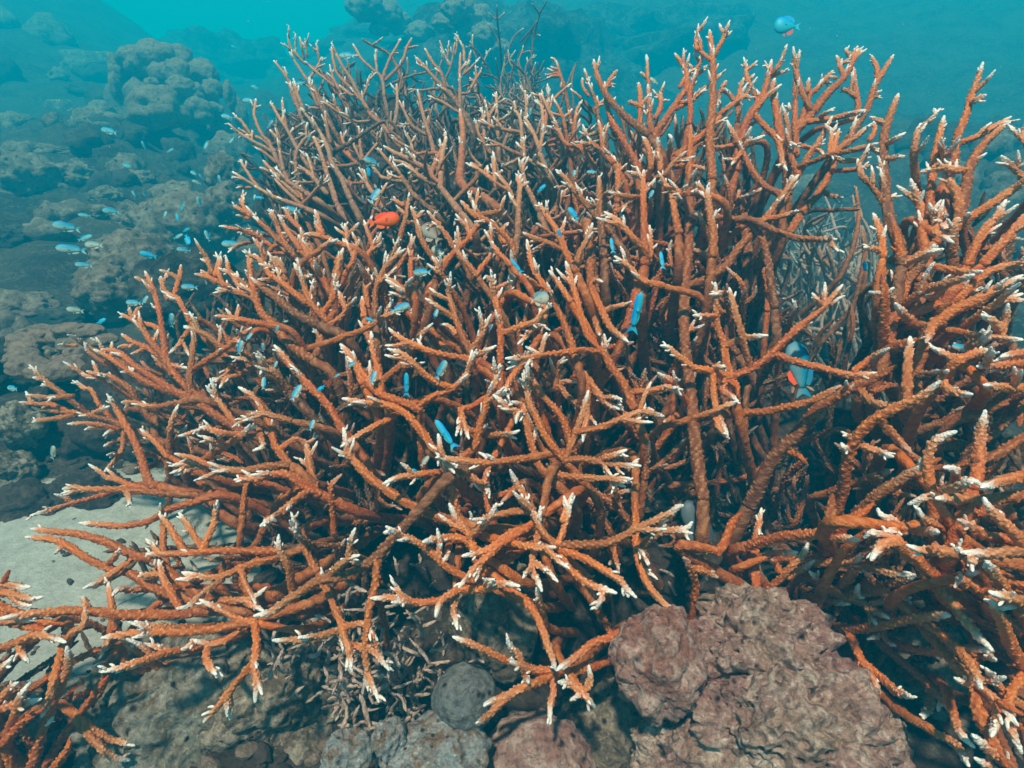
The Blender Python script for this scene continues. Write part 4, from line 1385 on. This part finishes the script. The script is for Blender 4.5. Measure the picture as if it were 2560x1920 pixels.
def branch(acc, P, wm, tw, near, age0=0.0, buds=True, ext_to=None, wob=1.0):
    h, sides = (0.0017, 16) if near else (0.005, 7)
    P = [np.asarray(q, float) for q in P]; d0 = P[0]-P[1]; d0 /= np.linalg.norm(d0)+1e-9; P = [P[0]+d0*.004]+P[1:]
    C = catmull(P, h); n = len(C)
    k = np.linspace(0, 1, n); off = sum(np.outer(np.sin(k*f*len(P)+rng.uniform(0, 6)), rng.normal(size=3)) /f**.5 for f in (1.5, 3.0))
    L = arc(C)[0]; C = C+off*0.0007*wob*min(1, L/0.06)*np.sin(k*math.pi)[:, None]
    s = arc(C); T, A, B = tube(acc, C, rad_of(s, wm), s, sides, near, tw, age0)
    if buds:
        nb = rng.integers(0, 3) if age0 < .1 else 0
        if age0 < .1 and tw > .3 and rng.random() < .15: nb += 2
        if tw <= .3: nb = rng.integers(0, 2)
        
        for _ in range(nb):
            sb = rng.uniform(0.004, 0.03) if rng.random() < 0.7 else rng.uniform(0.02, max(0.03, L*0.7))
            if sb > L*0.8: continue
            i = int(np.argmin(abs(s-sb))); an = rng.uniform(0, 6.28)
            d = T[i]*rng.uniform(.5, 1.1)+(A[i]*math.cos(an)+B[i]*math.sin(an)); d /= np.linalg.norm(d)
            l = rng.uniform(0.005, 0.012)*(1.6 if sb > 0.03 else 1)
            q = C[i]+d*rad_of(np.array([sb]), wm)[0]*0.4
            Cb = catmull([q, q+d*l*.6, q+d*l+T[i]*l*.3], h*1.2); sbv = arc(Cb)
            tube(acc, Cb, np.minimum(rad_of(sbv, 0.75), 0.0026), sbv, max(6, sides//2), False, tw*(1 if sb < .04 else .8), age0, amp=.25, tiplen=0.011)
    if ext_to is not None:
        d = P[0]-P[1]; d = d/np.linalg.norm(d); tgt = ext_to+rng.normal(size=3)*0.07
        D = np.linalg.norm(tgt-P[0]); D = min(D, 0.5)
        e = (tgt-P[0]); e = e/np.linalg.norm(e)
        d2 = d+FW*max(0, .35-d@FW)
        Ce = catmull([P[0]-d*0.01, P[0]+d*D*0.08+d2*D*.1+e*D*.04, P[0]+d2*D*.24+e*D*.4+np.array([0, 0, -.03]), P[0]+d2*D*.2+e*D*.85+np.array([0, 0, -.08])], 0.006)
        se = arc(Ce); se = se[0]-se+L
        re = np.minimum(rad_of(se, wm), 0.0075*wm)*(1+0.3*(se-L)/max(D, .01))
        re[:2] = rad_of(np.array([L]), wm)[0]*0.98
        tube(acc, Ce, re, se, 9, False, 0, age0, amp=1.2)
    return C
def depths(lines, shift):
    """distance for every traced point; roots that start on another branch take its distance"""
    n = len(lines); cand = []; clen = [np.linalg.norm(np.diff(b['p'], axis=0), axis=1).sum() for b in lines]
    for i, b in enumerate(lines):
        r = b['p'][0]; best = None
        for j, c in enumerate(lines):
            if j == i: continue
            q = c['p']
            for k in range(len(q)-1):
                ab = q[k+1]-q[k]; t = np.clip(((r-q[k])@ab)/(ab@ab+1e-9), 0, 1); dd = np.linalg.norm(q[k]+ab*t-r)
                if k == len(q)-2 and t > 0.93: continue
                if k == 0 and t < 0.02 and j > i: continue
                lim = 15; rem = np.linalg.norm(q[k+1]-(q[k]+ab*t))+sum(np.linalg.norm(np.diff(q[k+1:], axis=0), axis=1)) if k < len(q)-2 else np.linalg.norm(q[k+1]-(q[k]+ab*t))
                if clen[i]*lines[i]['w'] > 1.6*rem*c['w']+25: continue
                if dd < lim and (best is None or dd < best[0]-2): best = (dd, j, k, t)
        cand.append(best)
    done = [False]*n
    def seglen(p): return np.concatenate([[0], np.cumsum(np.linalg.norm(np.diff(p, axis=0), axis=1))])
    def solve(i, root_d):
        b = lines[i]; p = b['p']; L = seglen(p); dt = Dm(*p[-1])+b['off']+shift
        if root_d is None: dr = Dm(*p[0])+b['off']+shift+0.05; b['free'] = True
        else: dr = root_d; b['free'] = False
        lim = SLOPE*L[-1]*dr/FS; dt = dr+np.clip(dt-dr, -lim, lim)
        t = L/L[-1]; wig = 0.012*np.sin(t*math.pi)*rng.normal()
        b['d'] = dr+(dt-dr)*t+wig; done[i] = True
    order = list(range(n)); guard = 0
    while not all(done) and guard < 60:
        guard += 1; prog = False
        for i in order:
            if done[i]: continue
            c = cand[i]
            if c is None: solve(i, None); prog = True
            elif done[c[1]]:
                q = lines[c[1]]; solve(i, q['d'][c[2]]*(1-c[3])+q['d'][c[2]+1]*c[3]); prog = True
        if not prog:
            rest = [i for i in order if not done[i]]; i = max(rest, key=lambda q: len(lines[q]['p'])); solve(i, None)
def inside(poly, x, y):
    c = False; n = len(poly)
    for i in range(n):
        x1, y1 = poly[i]; x2, y2 = poly[i-1]
        if (y1 > y) != (y2 > y) and x < (x2-x1)*(y-y1)/(y2-y1+1e-9)+x1: c = not c
    return c
#          core(view x,y,distance)  outline for inner growth          count (nearest, farthest offset) near  material label
COLONY = {
 'center': ((1180, 1120, 1.35), [(900, 560), (1120, 470), (1350, 480), (1560, 620), (1560, 1060), (1350, 1130), (950, 1120), (870, 800)], 115, (.12, .5), True, M_OR, 'deep orange staghorn coral in the middle of the picture, nearest part of the thicket'),
 'leftdome': ((740, 1060, 1.30), [(230, 800), (330, 700), (500, 560), (620, 480), (860, 470), (920, 700), (880, 1060), (480, 1060), (280, 960)], 150, (.10, .45), True, M_OR, 'dome shaped orange staghorn coral at left with white tips fanning over the sand'),
 'star': ((1230, 1330, 1.0), None, 0, (0, 0), True, M_OR, 'small star shaped orange staghorn branch at bottom centre beside the rounded stone'),
 'lowfan': ((720, 1200, 1.1), [(200, 1180), (600, 1130), (850, 1150), (850, 1290), (500, 1330), (250, 1300)], 14, (.08, .25), True, M_OR, 'low orange staghorn coral spreading flat over pale sand at lower left'),
 'cornerleft': ((-60, 1700, .85), [(0, 1300), (250, 1330), (330, 1450), (150, 1659), (0, 1659)], 12, (.08, .3), True, M_OR, 'orange staghorn coral close to the camera in the bottom left corner'),
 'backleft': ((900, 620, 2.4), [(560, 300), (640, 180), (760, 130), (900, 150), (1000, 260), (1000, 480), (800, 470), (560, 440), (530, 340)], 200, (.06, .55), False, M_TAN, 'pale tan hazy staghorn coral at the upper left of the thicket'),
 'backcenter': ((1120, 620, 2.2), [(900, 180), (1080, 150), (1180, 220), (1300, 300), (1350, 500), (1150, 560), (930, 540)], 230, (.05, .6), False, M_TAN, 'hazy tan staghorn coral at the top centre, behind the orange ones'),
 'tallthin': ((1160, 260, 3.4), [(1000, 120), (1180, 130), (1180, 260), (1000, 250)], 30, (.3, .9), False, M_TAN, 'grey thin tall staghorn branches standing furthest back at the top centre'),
 'backright': ((1440, 900, 1.7), [(1210, 260), (1290, 200), (1420, 260), (1530, 230), (1690, 250), (1640, 400), (1580, 620), (1400, 640), (1230, 560)], 170, (.08, .55), True, M_OR, 'tall orange staghorn coral at upper right with a thick forked trunk'),
 'middleright': ((1700, 1150, 1.5), [(1450, 600), (1600, 560), (1640, 800), (1850, 960), (1700, 1180), (1420, 1180), (1440, 850)], 80, (.2, .8), True, M_OR, 'open orange staghorn coral at right of centre in front of a shaded hollow'),
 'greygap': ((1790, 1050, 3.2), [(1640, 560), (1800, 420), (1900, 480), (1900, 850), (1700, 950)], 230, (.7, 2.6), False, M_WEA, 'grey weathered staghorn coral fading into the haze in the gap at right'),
 'right': ((2080, 820, 1.25), [(1920, 480), (2000, 420), (2212, 450), (2212, 820), (1950, 850)], 45, (.06, .5), True, M_OR, 'thick upright orange staghorn coral against blue water at the right edge'),
 'frontright': ((2160, 1230, 1.0), [(1850, 980), (1950, 850), (2212, 820), (2212, 1350), (1900, 1250)], 36, (.08, .5), True, M_OR, 'big bright orange staghorn coral nearest the camera at lower right'),
 'lowright': ((1800, 1280, 1.05), [(1560, 1180), (1850, 1150), (2000, 1250), (1900, 1350), (1680, 1260)], 24, (.08, .35), True, M_OR, 'thin orange staghorn coral growing behind the large pitted boulder'),
}
NB = 0
for key, (core, poly, nf, (o1, o2), near, mat, label) in COLONY.items():
    lines = parse(TR[key])
    SLOPE = .35 if key == 'cornerleft' else 1.0
    for b in lines:
        if b['w'] > 1: b['w'] = 1+(b['w']-1)*{'cornerleft': .2, 'frontright': .7}.get(key, 1)
    depths(lines, 0.0)
    cw = at(core[0]*K, core[1]*K, core[2]); base = cw.copy(); base[2] = min(base[2], 0.25)
    root = empty('staghorn_coral', base); tagit(root, label, 'coral', 'staghorn corals of the thicket')
    made = []
    for b in lines:
        P = [at(x, y, d) for (x, y), d in zip(b['p'], b['d'])]
        if any(P[0] is None for _ in [0]): continue
        TONE = rng.random(); acc = Acc(); ag = 0.0 if b['tw'] > 0.05 else 0.12
        if key == 'tallthin': ag = 0.25
        if b['tw'] == 0 and b['off'] >= .1: ag = 0.4
        AGEK = .3 if b['w'] >= 1.3 else 1.0
        CL = branch(acc, P, b['w'], b['tw'], near and np.mean(b['d']) < 1.5, ag, ext_to=cw if b['free'] else None, wob=1.0 if near else 1.6)
        L = np.linalg.norm(np.diff(b['p'], axis=0), axis=1).sum()
        LM = arc(CL)[0]
        if b['tw'] > .5 and LM > .07 and key in ('leftdome', 'center', 'backleft', 'backright', 'backcenter', 'right'):   # short side branchlets
            for _ in range(rng.integers(0, 3) if LM < .13 else rng.integers(1, 4)):
                k_ = int(rng.uniform(.35, .9)*(len(CL)-1)); q = CL[k_]; t_ = CL[min(k_+3, len(CL)-1)]-CL[k_-3]; t_ /= np.linalg.norm(t_)+1e-9
                s_ = rng.normal(size=3); s_ -= (s_@t_)*t_; s_ /= np.linalg.norm(s_)
                if s_@FW > .6: s_ = -s_
                e = t_*rng.uniform(.6, 1.0)+s_*.8+np.array([0, 0, .2]); e /= np.linalg.norm(e); l2 = rng.uniform(.018, .045)
                sb = Acc(); acc.subs.append(sb)
                branch(sb, [q, q+e*l2*.55, q+e*l2+t_*l2*.15], .85, b['tw'], near and np.mean(b['d']) < 1.5, 0, wob=.5)
        made.append((L*b['w']/np.mean(b['d'])*(1.0 if b['off'] < .08 else .6), acc))
    AGEK = 1.0
    # inner growth of the same colony
    xs = [q[0] for q in (poly or [])]; ys = [q[1] for q in (poly or [])]; tries = 0; cnt = 0
    while cnt < nf and tries < nf*40:
        tries += 1; x = rng.uniform(min(xs), max(xs)); y = rng.uniform(min(ys), max(ys))
        if not inside(poly, x, y): continue
        u = rng.random()**1.2; d = Dm(x*K, y*K)+o1+(o2-o1)*u
        tip = at(x*K, y*K, d); out = tip-cw; out = out/np.linalg.norm(out)
        dr = out*0.75+np.array([0, -0.05, 0.45])+rng.normal(size=3)*0.38; dr /= np.linalg.norm(dr)
        sc2 = 1.5 if key == 'greygap' else 1; l = rng.uniform(.10, .26)*sc2; side = rng.normal(size=3)*0.16*l
        P = [tip-dr*l, tip-dr*l*.5+side, tip]
        mid = u > 0.35
        TONE = rng.random(); acc = Acc(); wm = rng.uniform(.85, 1.25)*(sc2*.8 if sc2 > 1 else 1); dead = float(np.clip(u*2.0+.08+(0.25 if rng.random() < .2 else 0)+(.35 if key == 'middleright' else 0), 0, 1))  # darker with depth: dead coral plus painted shade of the gaps
        tw = max(0, 1-1.8*u)*(0.25+0.75*rng.random())*(.35 if key in ('frontright', 'lowright', 'cornerleft', 'middleright') else .8)  # deeper tips painted less white, as if shaded
        nr = near and d < 1.35 and u < .5
        C = branch(acc, P, wm, tw, nr, dead, ext_to=cw, buds=True)
        for _ in range(rng.integers(1, 4)):
            t = rng.uniform(.25, .85); q = C[int(t*(len(C)-1))]; sd_ = rng.normal(size=3); sd_ -= sd_@dr*dr; sd_ /= np.linalg.norm(sd_)
            l2 = rng.uniform(.03, .09); e = dr*.6+sd_+np.array([0, 0, .25]); e /= np.linalg.norm(e)
            branch(acc, [q, q+e*l2*.5+sd_*.004, q+e*l2+dr*l2*.25], wm*.85, tw, nr, dead, buds=nr)
        cnt += 1; made.append((60*(1-u)/d, acc))
    made.sort(key=lambda t: -t[0])
    for sc_, acc in made[:100]:
        bo = acc.build('branch', mat, root); NB += 1
        for sb in acc.subs: sb.build('branchlet', mat, bo)
    if len(made) > 100:
        acc = Acc()
        for sc_, a_ in made[100:]:
            acc.merge(a_)
            for sb in a_.subs: acc.merge(sb)
        tagit(acc.build('inner_branches', mat, root), kind='stuff')
print('branches', NB)

# dead finger coral rubble and turf tufts on the bottom between the rocks
acc = Acc(); cnt = 0
while cnt < 420:
    x = rng.normal(800, 90); y = rng.normal(1440, 80)
    if cnt > 260: x = rng.uniform(420, 1450); y = rng.uniform(1180, 1400)
    if cnt > 350: x = rng.uniform(1500, 1750); y = rng.uniform(950, 1260)
    d = (0.80 if cnt <= 260 else 1.0 if cnt <= 350 else 1.2)+rng.uniform(0, .16); p = at(x*K, y*K, d)
    dr = np.array([0, -.3, .5])+rng.normal(size=3)*.6; dr /= np.linalg.norm(dr); l = rng.uniform(.015, .04)
    q = p-dr*.02
    branch(acc, [q, q+dr*l*.6, p+dr*l*.5+rng.normal(size=3)*.006], rng.uniform(.45, .75), .12 if rng.random() < .3 else 0, False, rng.uniform(.75, 1), buds=True)
    cnt += 1
tagit(acc.build('coral_rubble', M_WEA, None), 'dark dead finger coral rubble covering the bottom between the rocks', 'coral rubble', kind='stuff')

# ------------------------------------------------------------------ fish
def fish_parts(hr=0.36):
    nx_, ns = 15, 12; V = []; F = []
    for i in range(nx_):
        t = i/(nx_-1); x = 0.5-0.80*t
        prof = (math.sin(math.pi*min(1, t/0.92)**0.72))**0.75 if t < 0.92 else 0
        hh = hr*0.5*max(prof, 0.0)+0.022+0.03*(t > .85); 
        if i == 0: hh = 0.012
        ww = hh*0.40+0.002
        for j in range(ns):
            a = j/ns*2*math.pi; V.append((x, ww*math.sin(a)*(abs(math.sin(a))**.2), hh*math.cos(a)))
    for i in range(nx_-1):
        for j in range(ns): F.append((i*ns+j, (i+1)*ns+j, (i+1)*ns+(j+1) % ns, i*ns+(j+1) % ns))
    F.append(tuple(range(ns))); F.append(tuple(range(nx_*ns-1, nx_*ns-ns-1, -1)))
    body = (V, F)
    def plate(pts, th=.006):
        n = len(pts); cx = sum(p[0] for p in pts)/n; cz = sum(p[1] for p in pts)/n
        V = [(x, th/2, z) for x, z in pts]+[(x, -th/2, z) for x, z in pts]
        return V, [tuple(range(n)), tuple(range(2*n-1, n-1, -1))]+[(i, (i+n), (i+1) % n+n, (i+1) % n) for i in range(n)]
    tail = plate([(-.27, .025), (-.36, .09), (-.50, .15), (-.43, .06), (-.40, 0), (-.43, -.06), (-.50, -.15), (-.36, -.09), (-.27, -.025)])
    k = hr/.36
    dors = plate([(.22, .15*k), (.12, .21*k), (-.02, .225*k), (-.14, .20*k), (-.24, .15*k), (-.25, .07*k), (-.1, .12*k), (.1, .15*k)])
    anal = plate([(.02, -.15*k), (-.05, -.215*k), (-.16, -.20*k), (-.25, -.13*k), (-.22, -.06*k), (-.1, -.12*k)])
    pelv = plate([(.16, -.15*k), (.10, -.23*k), (.03, -.25*k), (.07, -.15*k)])
    pec = ([(.20, .062*k+.01, .0), (.10, .075*k+.03, .04), (.05, .07*k+.04, -.01), (.09, .07*k+.02, -.05)], [(0, 1, 2, 3)])
    return body, tail, dors, anal, pelv, pec
ev, ef = ico(2)
def fish(x, y, d, L, ang, mat, hr=.36, full=False, yaw=None, label='', fins=None, tailmat=None, group='small reef fish'):
    """x, y photo pixels, d distance, L length in photo pixels, ang heading in the picture plane (degrees)"""
    d = min(d, hit(x, y)*.93); Lm = L*d/FS; a = math.radians(ang); yw = math.radians(rng.uniform(-28, 28) if yaw is None else yaw)
    X = (RX*math.cos(a)+UP*math.sin(a))*math.cos(yw)+FW*math.sin(yw)
    Z = (UP*math.cos(a)-RX*math.sin(a))*(1 if math.cos(a) >= 0 else -1); Z = Z-(Z@X)*X; Z /= np.linalg.norm(Z); Y = np.cross(Z, X)
    R = np.stack([X, Y, Z], 1); c = at(x, y, d)
    body, tail, dors, anal, pelv, pec = fish_parts(hr)
    pec2 = ([(p[0], -p[1], p[2]) for p in pec[0]], pec[1])
    def tf(V): return (np.array(V)*Lm)@R.T+c
    def hg(V): return np.clip(np.array(V)[:, 2]/(hr)+.5, 0, 1)
    pcs = [('tail_fin', tail), ('dorsal_fin', dors), ('anal_fin', anal), ('pelvic_fin', pelv), ('pectoral_fin', pec), ('pectoral_fin', pec2)]
    if full:
        r = empty('reef_fish', c)
        bo = mesh_obj('body', tf(body[0]), body[1], mat, r, attrs={'hgt': hg(body[0])})
        for nm, (V, F) in pcs:
            mm = tailmat if (tailmat and nm == 'tail_fin') else (fins if fins and nm in ('pelvic_fin', 'anal_fin') else mat)
            mesh_obj(nm, tf(V), F, mm, r, attrs={'hgt': hg(V)}, smooth=False)
        for s in (-1, 1):
            Ve = ev*np.array([.020, .012, .020])+np.array([.39, s*.035*hr/.36, .03]); mesh_obj('eye', tf(Ve), ef, F_EYE, bo)
    else:
        V = list(body[0]); F = list(body[1]); V = [tuple(v) for v in V]
        for nm, (v, f) in pcs[:4]:
            o = len(V); V += [tuple(q) for q in v]; F += [tuple(k_+o for k_ in q) for q in f]
        r = mesh_obj('reef_fish', tf(V), F, mat, attrs={'hgt': hg(V)}, loc=c)
    tagit(r, label, 'fish', group); return r
# tile, x, y, length, heading, kind (c turquoise, b blue, p pale), place, distance
FISH = """
T1 702 842 100 165 c head 2.4
T1 1092 968 50 20 c under 2.3
T1 1325 932 60 250 c under 2.3
T1 1490 900 52 240 c under 2.2
T1 820 1065 70 165 c under 2.5
T1 925 1058 85 150 c under 2.8
T1 1245 1112 62 150 c under 2.2
T1 1297 1140 42 120 c under 2.2
T1 1265 1172 50 160 p under 2.3
T1 925 935 50 105 c under 3.0
T1 860 1245 42 120 c rocks 2.9
T1 925 1245 42 120 c rocks 2.9
T1 1175 1327 75 235 c rocks 2.2
T1 1280 1300 62 95 c rocks 2.2
T1 1105 1300 50 170 c rocks 2.4
T1 715 1358 90 178 c rocks 2.4
T1 430 1460 140 172 c leftg 1.8
T1 545 1385 70 175 c leftg 2.2
T1 460 1603 155 178 c leftg 1.8
T1 605 1575 105 178 p leftg 1.9
T1 545 1530 85 30 c leftg 2.3
T1 1060 1380 50 80 c mid 2.2
T1 1140 1400 55 110 b mid 2.2
T1 1195 1480 52 20 b mid 2.0
T1 1205 1540 85 300 b mid 1.9
T1 1145 1520 62 40 c mid 2.1
T1 1185 1608 80 175 c mid 1.8
T1 955 1640 95 165 b mid 1.9
T1 1335 1520 75 110 c mid 1.8
T1 1490 1570 115 178 c mid 1.5
T1 1410 1160 60 90 c mid 2.0
T1 1460 750 78 165 c headr 2.3
T1 1600 645 80 175 c headr 2.6
T1 1735 800 62 40 c headr 1.9
T1 1510 305 42 165 b headr 3.2
T1 1640 560 50 160 c headr 3.2
T1 1930 535 80 175 c tips 2.0
T1 1985 890 52 60 c tips 1.8
T1 1635 1268 40 90 c tips 1.5
T1 1672 1272 52 175 b tips 1.5
T1 1880 1350 100 175 c tips 1.4
T4 540 58 92 178 c low 1.7
T4 860 300 95 175 c low 1.3
T4 930 285 66 60 c low 1.3
T4 485 348 90 172 p low 1.6
T4 650 420 62 30 b low 1.4
T4 340 1265 110 60 p low 1.2
T4 80 850 90 172 c low 1.4
T4 1220 200 92 178 c dome 1.25
T4 1105 415 95 75 c dome 1.15
T4 1545 590 92 75 c dome .98
T4 1600 520 62 60 c dome 1.0
T4 1690 590 62 80 c dome .97
T4 1695 820 85 97 c dome .95
T4 1770 700 52 70 c dome .95
T4 1835 420 34 10 p dome .9
T4 1780 470 55 60 c dome .95
T4 1905 880 115 68 c dome .85
T4 2065 850 62 215 b dome .85
T4 2005 1090 75 75 c dome .84
T4 2165 770 42 30 c dome .85
T2 45 355 115 168 c upper 1.9
T2 205 1040 100 165 c upper 1.5
T2 183 1100 70 275 b upper 1.4
T2 225 1260 115 65 c upper 1.2
T2 145 1280 42 90 c upper 1.25
T2 1220 725 55 75 c upper 1.4
T2 1505 1115 56 80 c upper 1.1
T2 1620 1105 66 170 c upper 1.1
T2 1295 1212 66 40 b upper 1.05
T2 1500 1375 95 125 b upper .95
T2 1410 1500 55 110 b upper .95
T2 2000 1250 62 60 c upper .95
T2 2020 520 62 140 p upper 1.4
T2 1750 1580 115 93 b centre .88
T5 2070 30 125 92 b centre .87
T5 530 105 125 176 c centre .88
T5 1135 65 115 128 b centre .88
T5 385 335 125 25 c centre .93
T5 195 410 56 160 b centre .92
T5 615 375 75 75 c centre .95
T5 1905 370 255 80 b centre .82
T5 650 735 132 62 c centre .88
T5 427 830 150 88 b centre .84
T5 215 785 92 78 c centre .9
T5 70 700 62 25 c centre .88
T5 970 460 48 60 c centre .92
T5 680 1150 215 125 b centre .84
T5 500 1410 105 130 c centre .86
T5 545 1320 82 55 p centre .9
T6 1810 590 110 165 c rightg .8
T6 1190 60 80 260 b rightg 1.0
"""
PLACE = {'head': 'fish under the lobed coral head', 'under': 'fish in the dark hollow', 'rocks': 'fish above the tan boulders at left',
         'leftg': 'fish swimming near the left edge', 'mid': 'fish before the rounded boulders', 'headr': 'fish right of the lobed coral head',
         'tips': 'fish at the hazy coral tips', 'low': 'fish above the sand at left', 'dome': 'fish inside the left dome',
         'upper': 'fish in the upper thicket', 'centre': 'fish among the central orange branches', 'rightg': 'fish in the right hand corals'}
ORD = ['leftmost', 'second from left', 'third from left', 'fourth from left', 'fifth from left', 'sixth from left', 'seventh from left', 'eighth from left', 'ninth from left', 'tenth from left',
       'eleventh from left', 'twelfth from left', 'thirteenth from left', 'fourteenth from left', 'fifteenth from left', 'sixteenth from left', 'seventeenth from left']
rec = []
for ln in FISH.strip().splitlines():
    t, x, y, L, an, kd, pl, d = ln.split(); T_ = TILE[t]
    rec.append([T_[0]+float(x)*T_[2], T_[1]+float(y)*T_[2], float(L)*T_[2], float(an), kd, pl, far(float(d))])
for pl in PLACE:
    g = sorted([r for r in rec if r[5] == pl], key=lambda r: r[0])
    for i, (x, y, L, an, kd, _, d) in enumerate(g):
        colr = {'c': 'turquoise', 'b': 'bright blue', 'p': 'pale'}[kd]; mt = {'c': F_CHR, 'b': F_BLU, 'p': F_PAL}[kd]
        lab = '%s fish, %s of the %s' % (('small ' if L < 35 else '')+colr, ORD[i] if i < len(g)-1 or len(g) == 1 else 'rightmost', PLACE[pl])
        thin = L > 40 and kd == 'b'
        fish(x, y, d, L*1.08, an, mt, hr=.16 if thin else rng.uniform(.29, .36), full=L > 34, label=lab)
def tp(t, x, y): T_ = TILE[t]; return T_[0]+x*T_[2], T_[1]+y*T_[2]
x, y = tp('T2', 280, 1418); fish(x, y, .92, 82, 14, F_ORG, hr=.40, full=True, yaw=5, label='bright orange damselfish swimming right above the left dome of coral', group='large reef fish')
x, y = tp('T3', 690, 165); fish(x, y, far(2.4), 66, 172, F_BLU, hr=.62, full=True, yaw=5, label='deep bodied blue fish with orange belly alone in open water at the top', fins=F_FIN, group='large reef fish')
x, y = tp('T6', 1372, 80); fish(x, y, .98, 76, 128, F_CHR, hr=.44, full=True, yaw=5, label='deep bodied turquoise fish half hidden behind the thick right hand trunk', group='large reef fish')
x, y = tp('T6', 768, 735); fish(x, y, .98, 150, 93, F_DUL, hr=.36, full=True, yaw=12, label='large blue fish with orange fin heading up behind the long orange branch', fins=F_FIN, group='large reef fish')
x, y = tp('T5', 1282, 275); fish(x, y, .92, 50, 12, F_PAL, hr=.6, full=True, label='deep bodied grey white fish behind the central branches', group='large reef fish')
x, y = tp('T2', 590, 1500); fish(x, y, 1.4, 80, 130, F_STR, hr=.5, full=True, label='tan striped fish hidden behind branches right of the orange damselfish', group='large reef fish')
x, y = tp('T2', 640, 1625); fish(x, y, 1.3, 46, 145, F_PAL, hr=.45, full=True, label='grey white fish below the tan striped fish', group='large reef fish')
x, y = tp('T9', 120, 110); fish(x, y, .88, 150, 110, F_GRY, hr=.36, full=True, yaw=10, label='dark slate fish with yellow tail in the hollow above the pitted boulder', tailmat=F_YFN, group='large reef fish')
x, y = tp('T5', 2010, 1575); fish(x, y, 1.15, 120, 150, F_STR, hr=.34, full=True, label='brown fish resting in the shade below the central branches', group='large reef fish')

# drifting particles
VV = []; FF = []; nv = 0; I1 = ico(1)
for i in range(420):
    d = rng.uniform(.5, 5); q = at(rng.uniform(-100, 2660), rng.uniform(-50, 1500), d)
    if q[2] < .6 and d > 1.2: continue
    VV.append(I1[0]*rng.uniform(.0004, .0009)*(.6+d*.5)+q); FF.append(I1[1]+nv); nv += len(I1[0])
tagit(mesh_obj('drifting_particles', np.vstack(VV), np.vstack(FF), flat_mat('pale_speck', (.6, .6, .55), .8)), 'tiny pale specks drifting in the water', 'particles', kind='stuff')
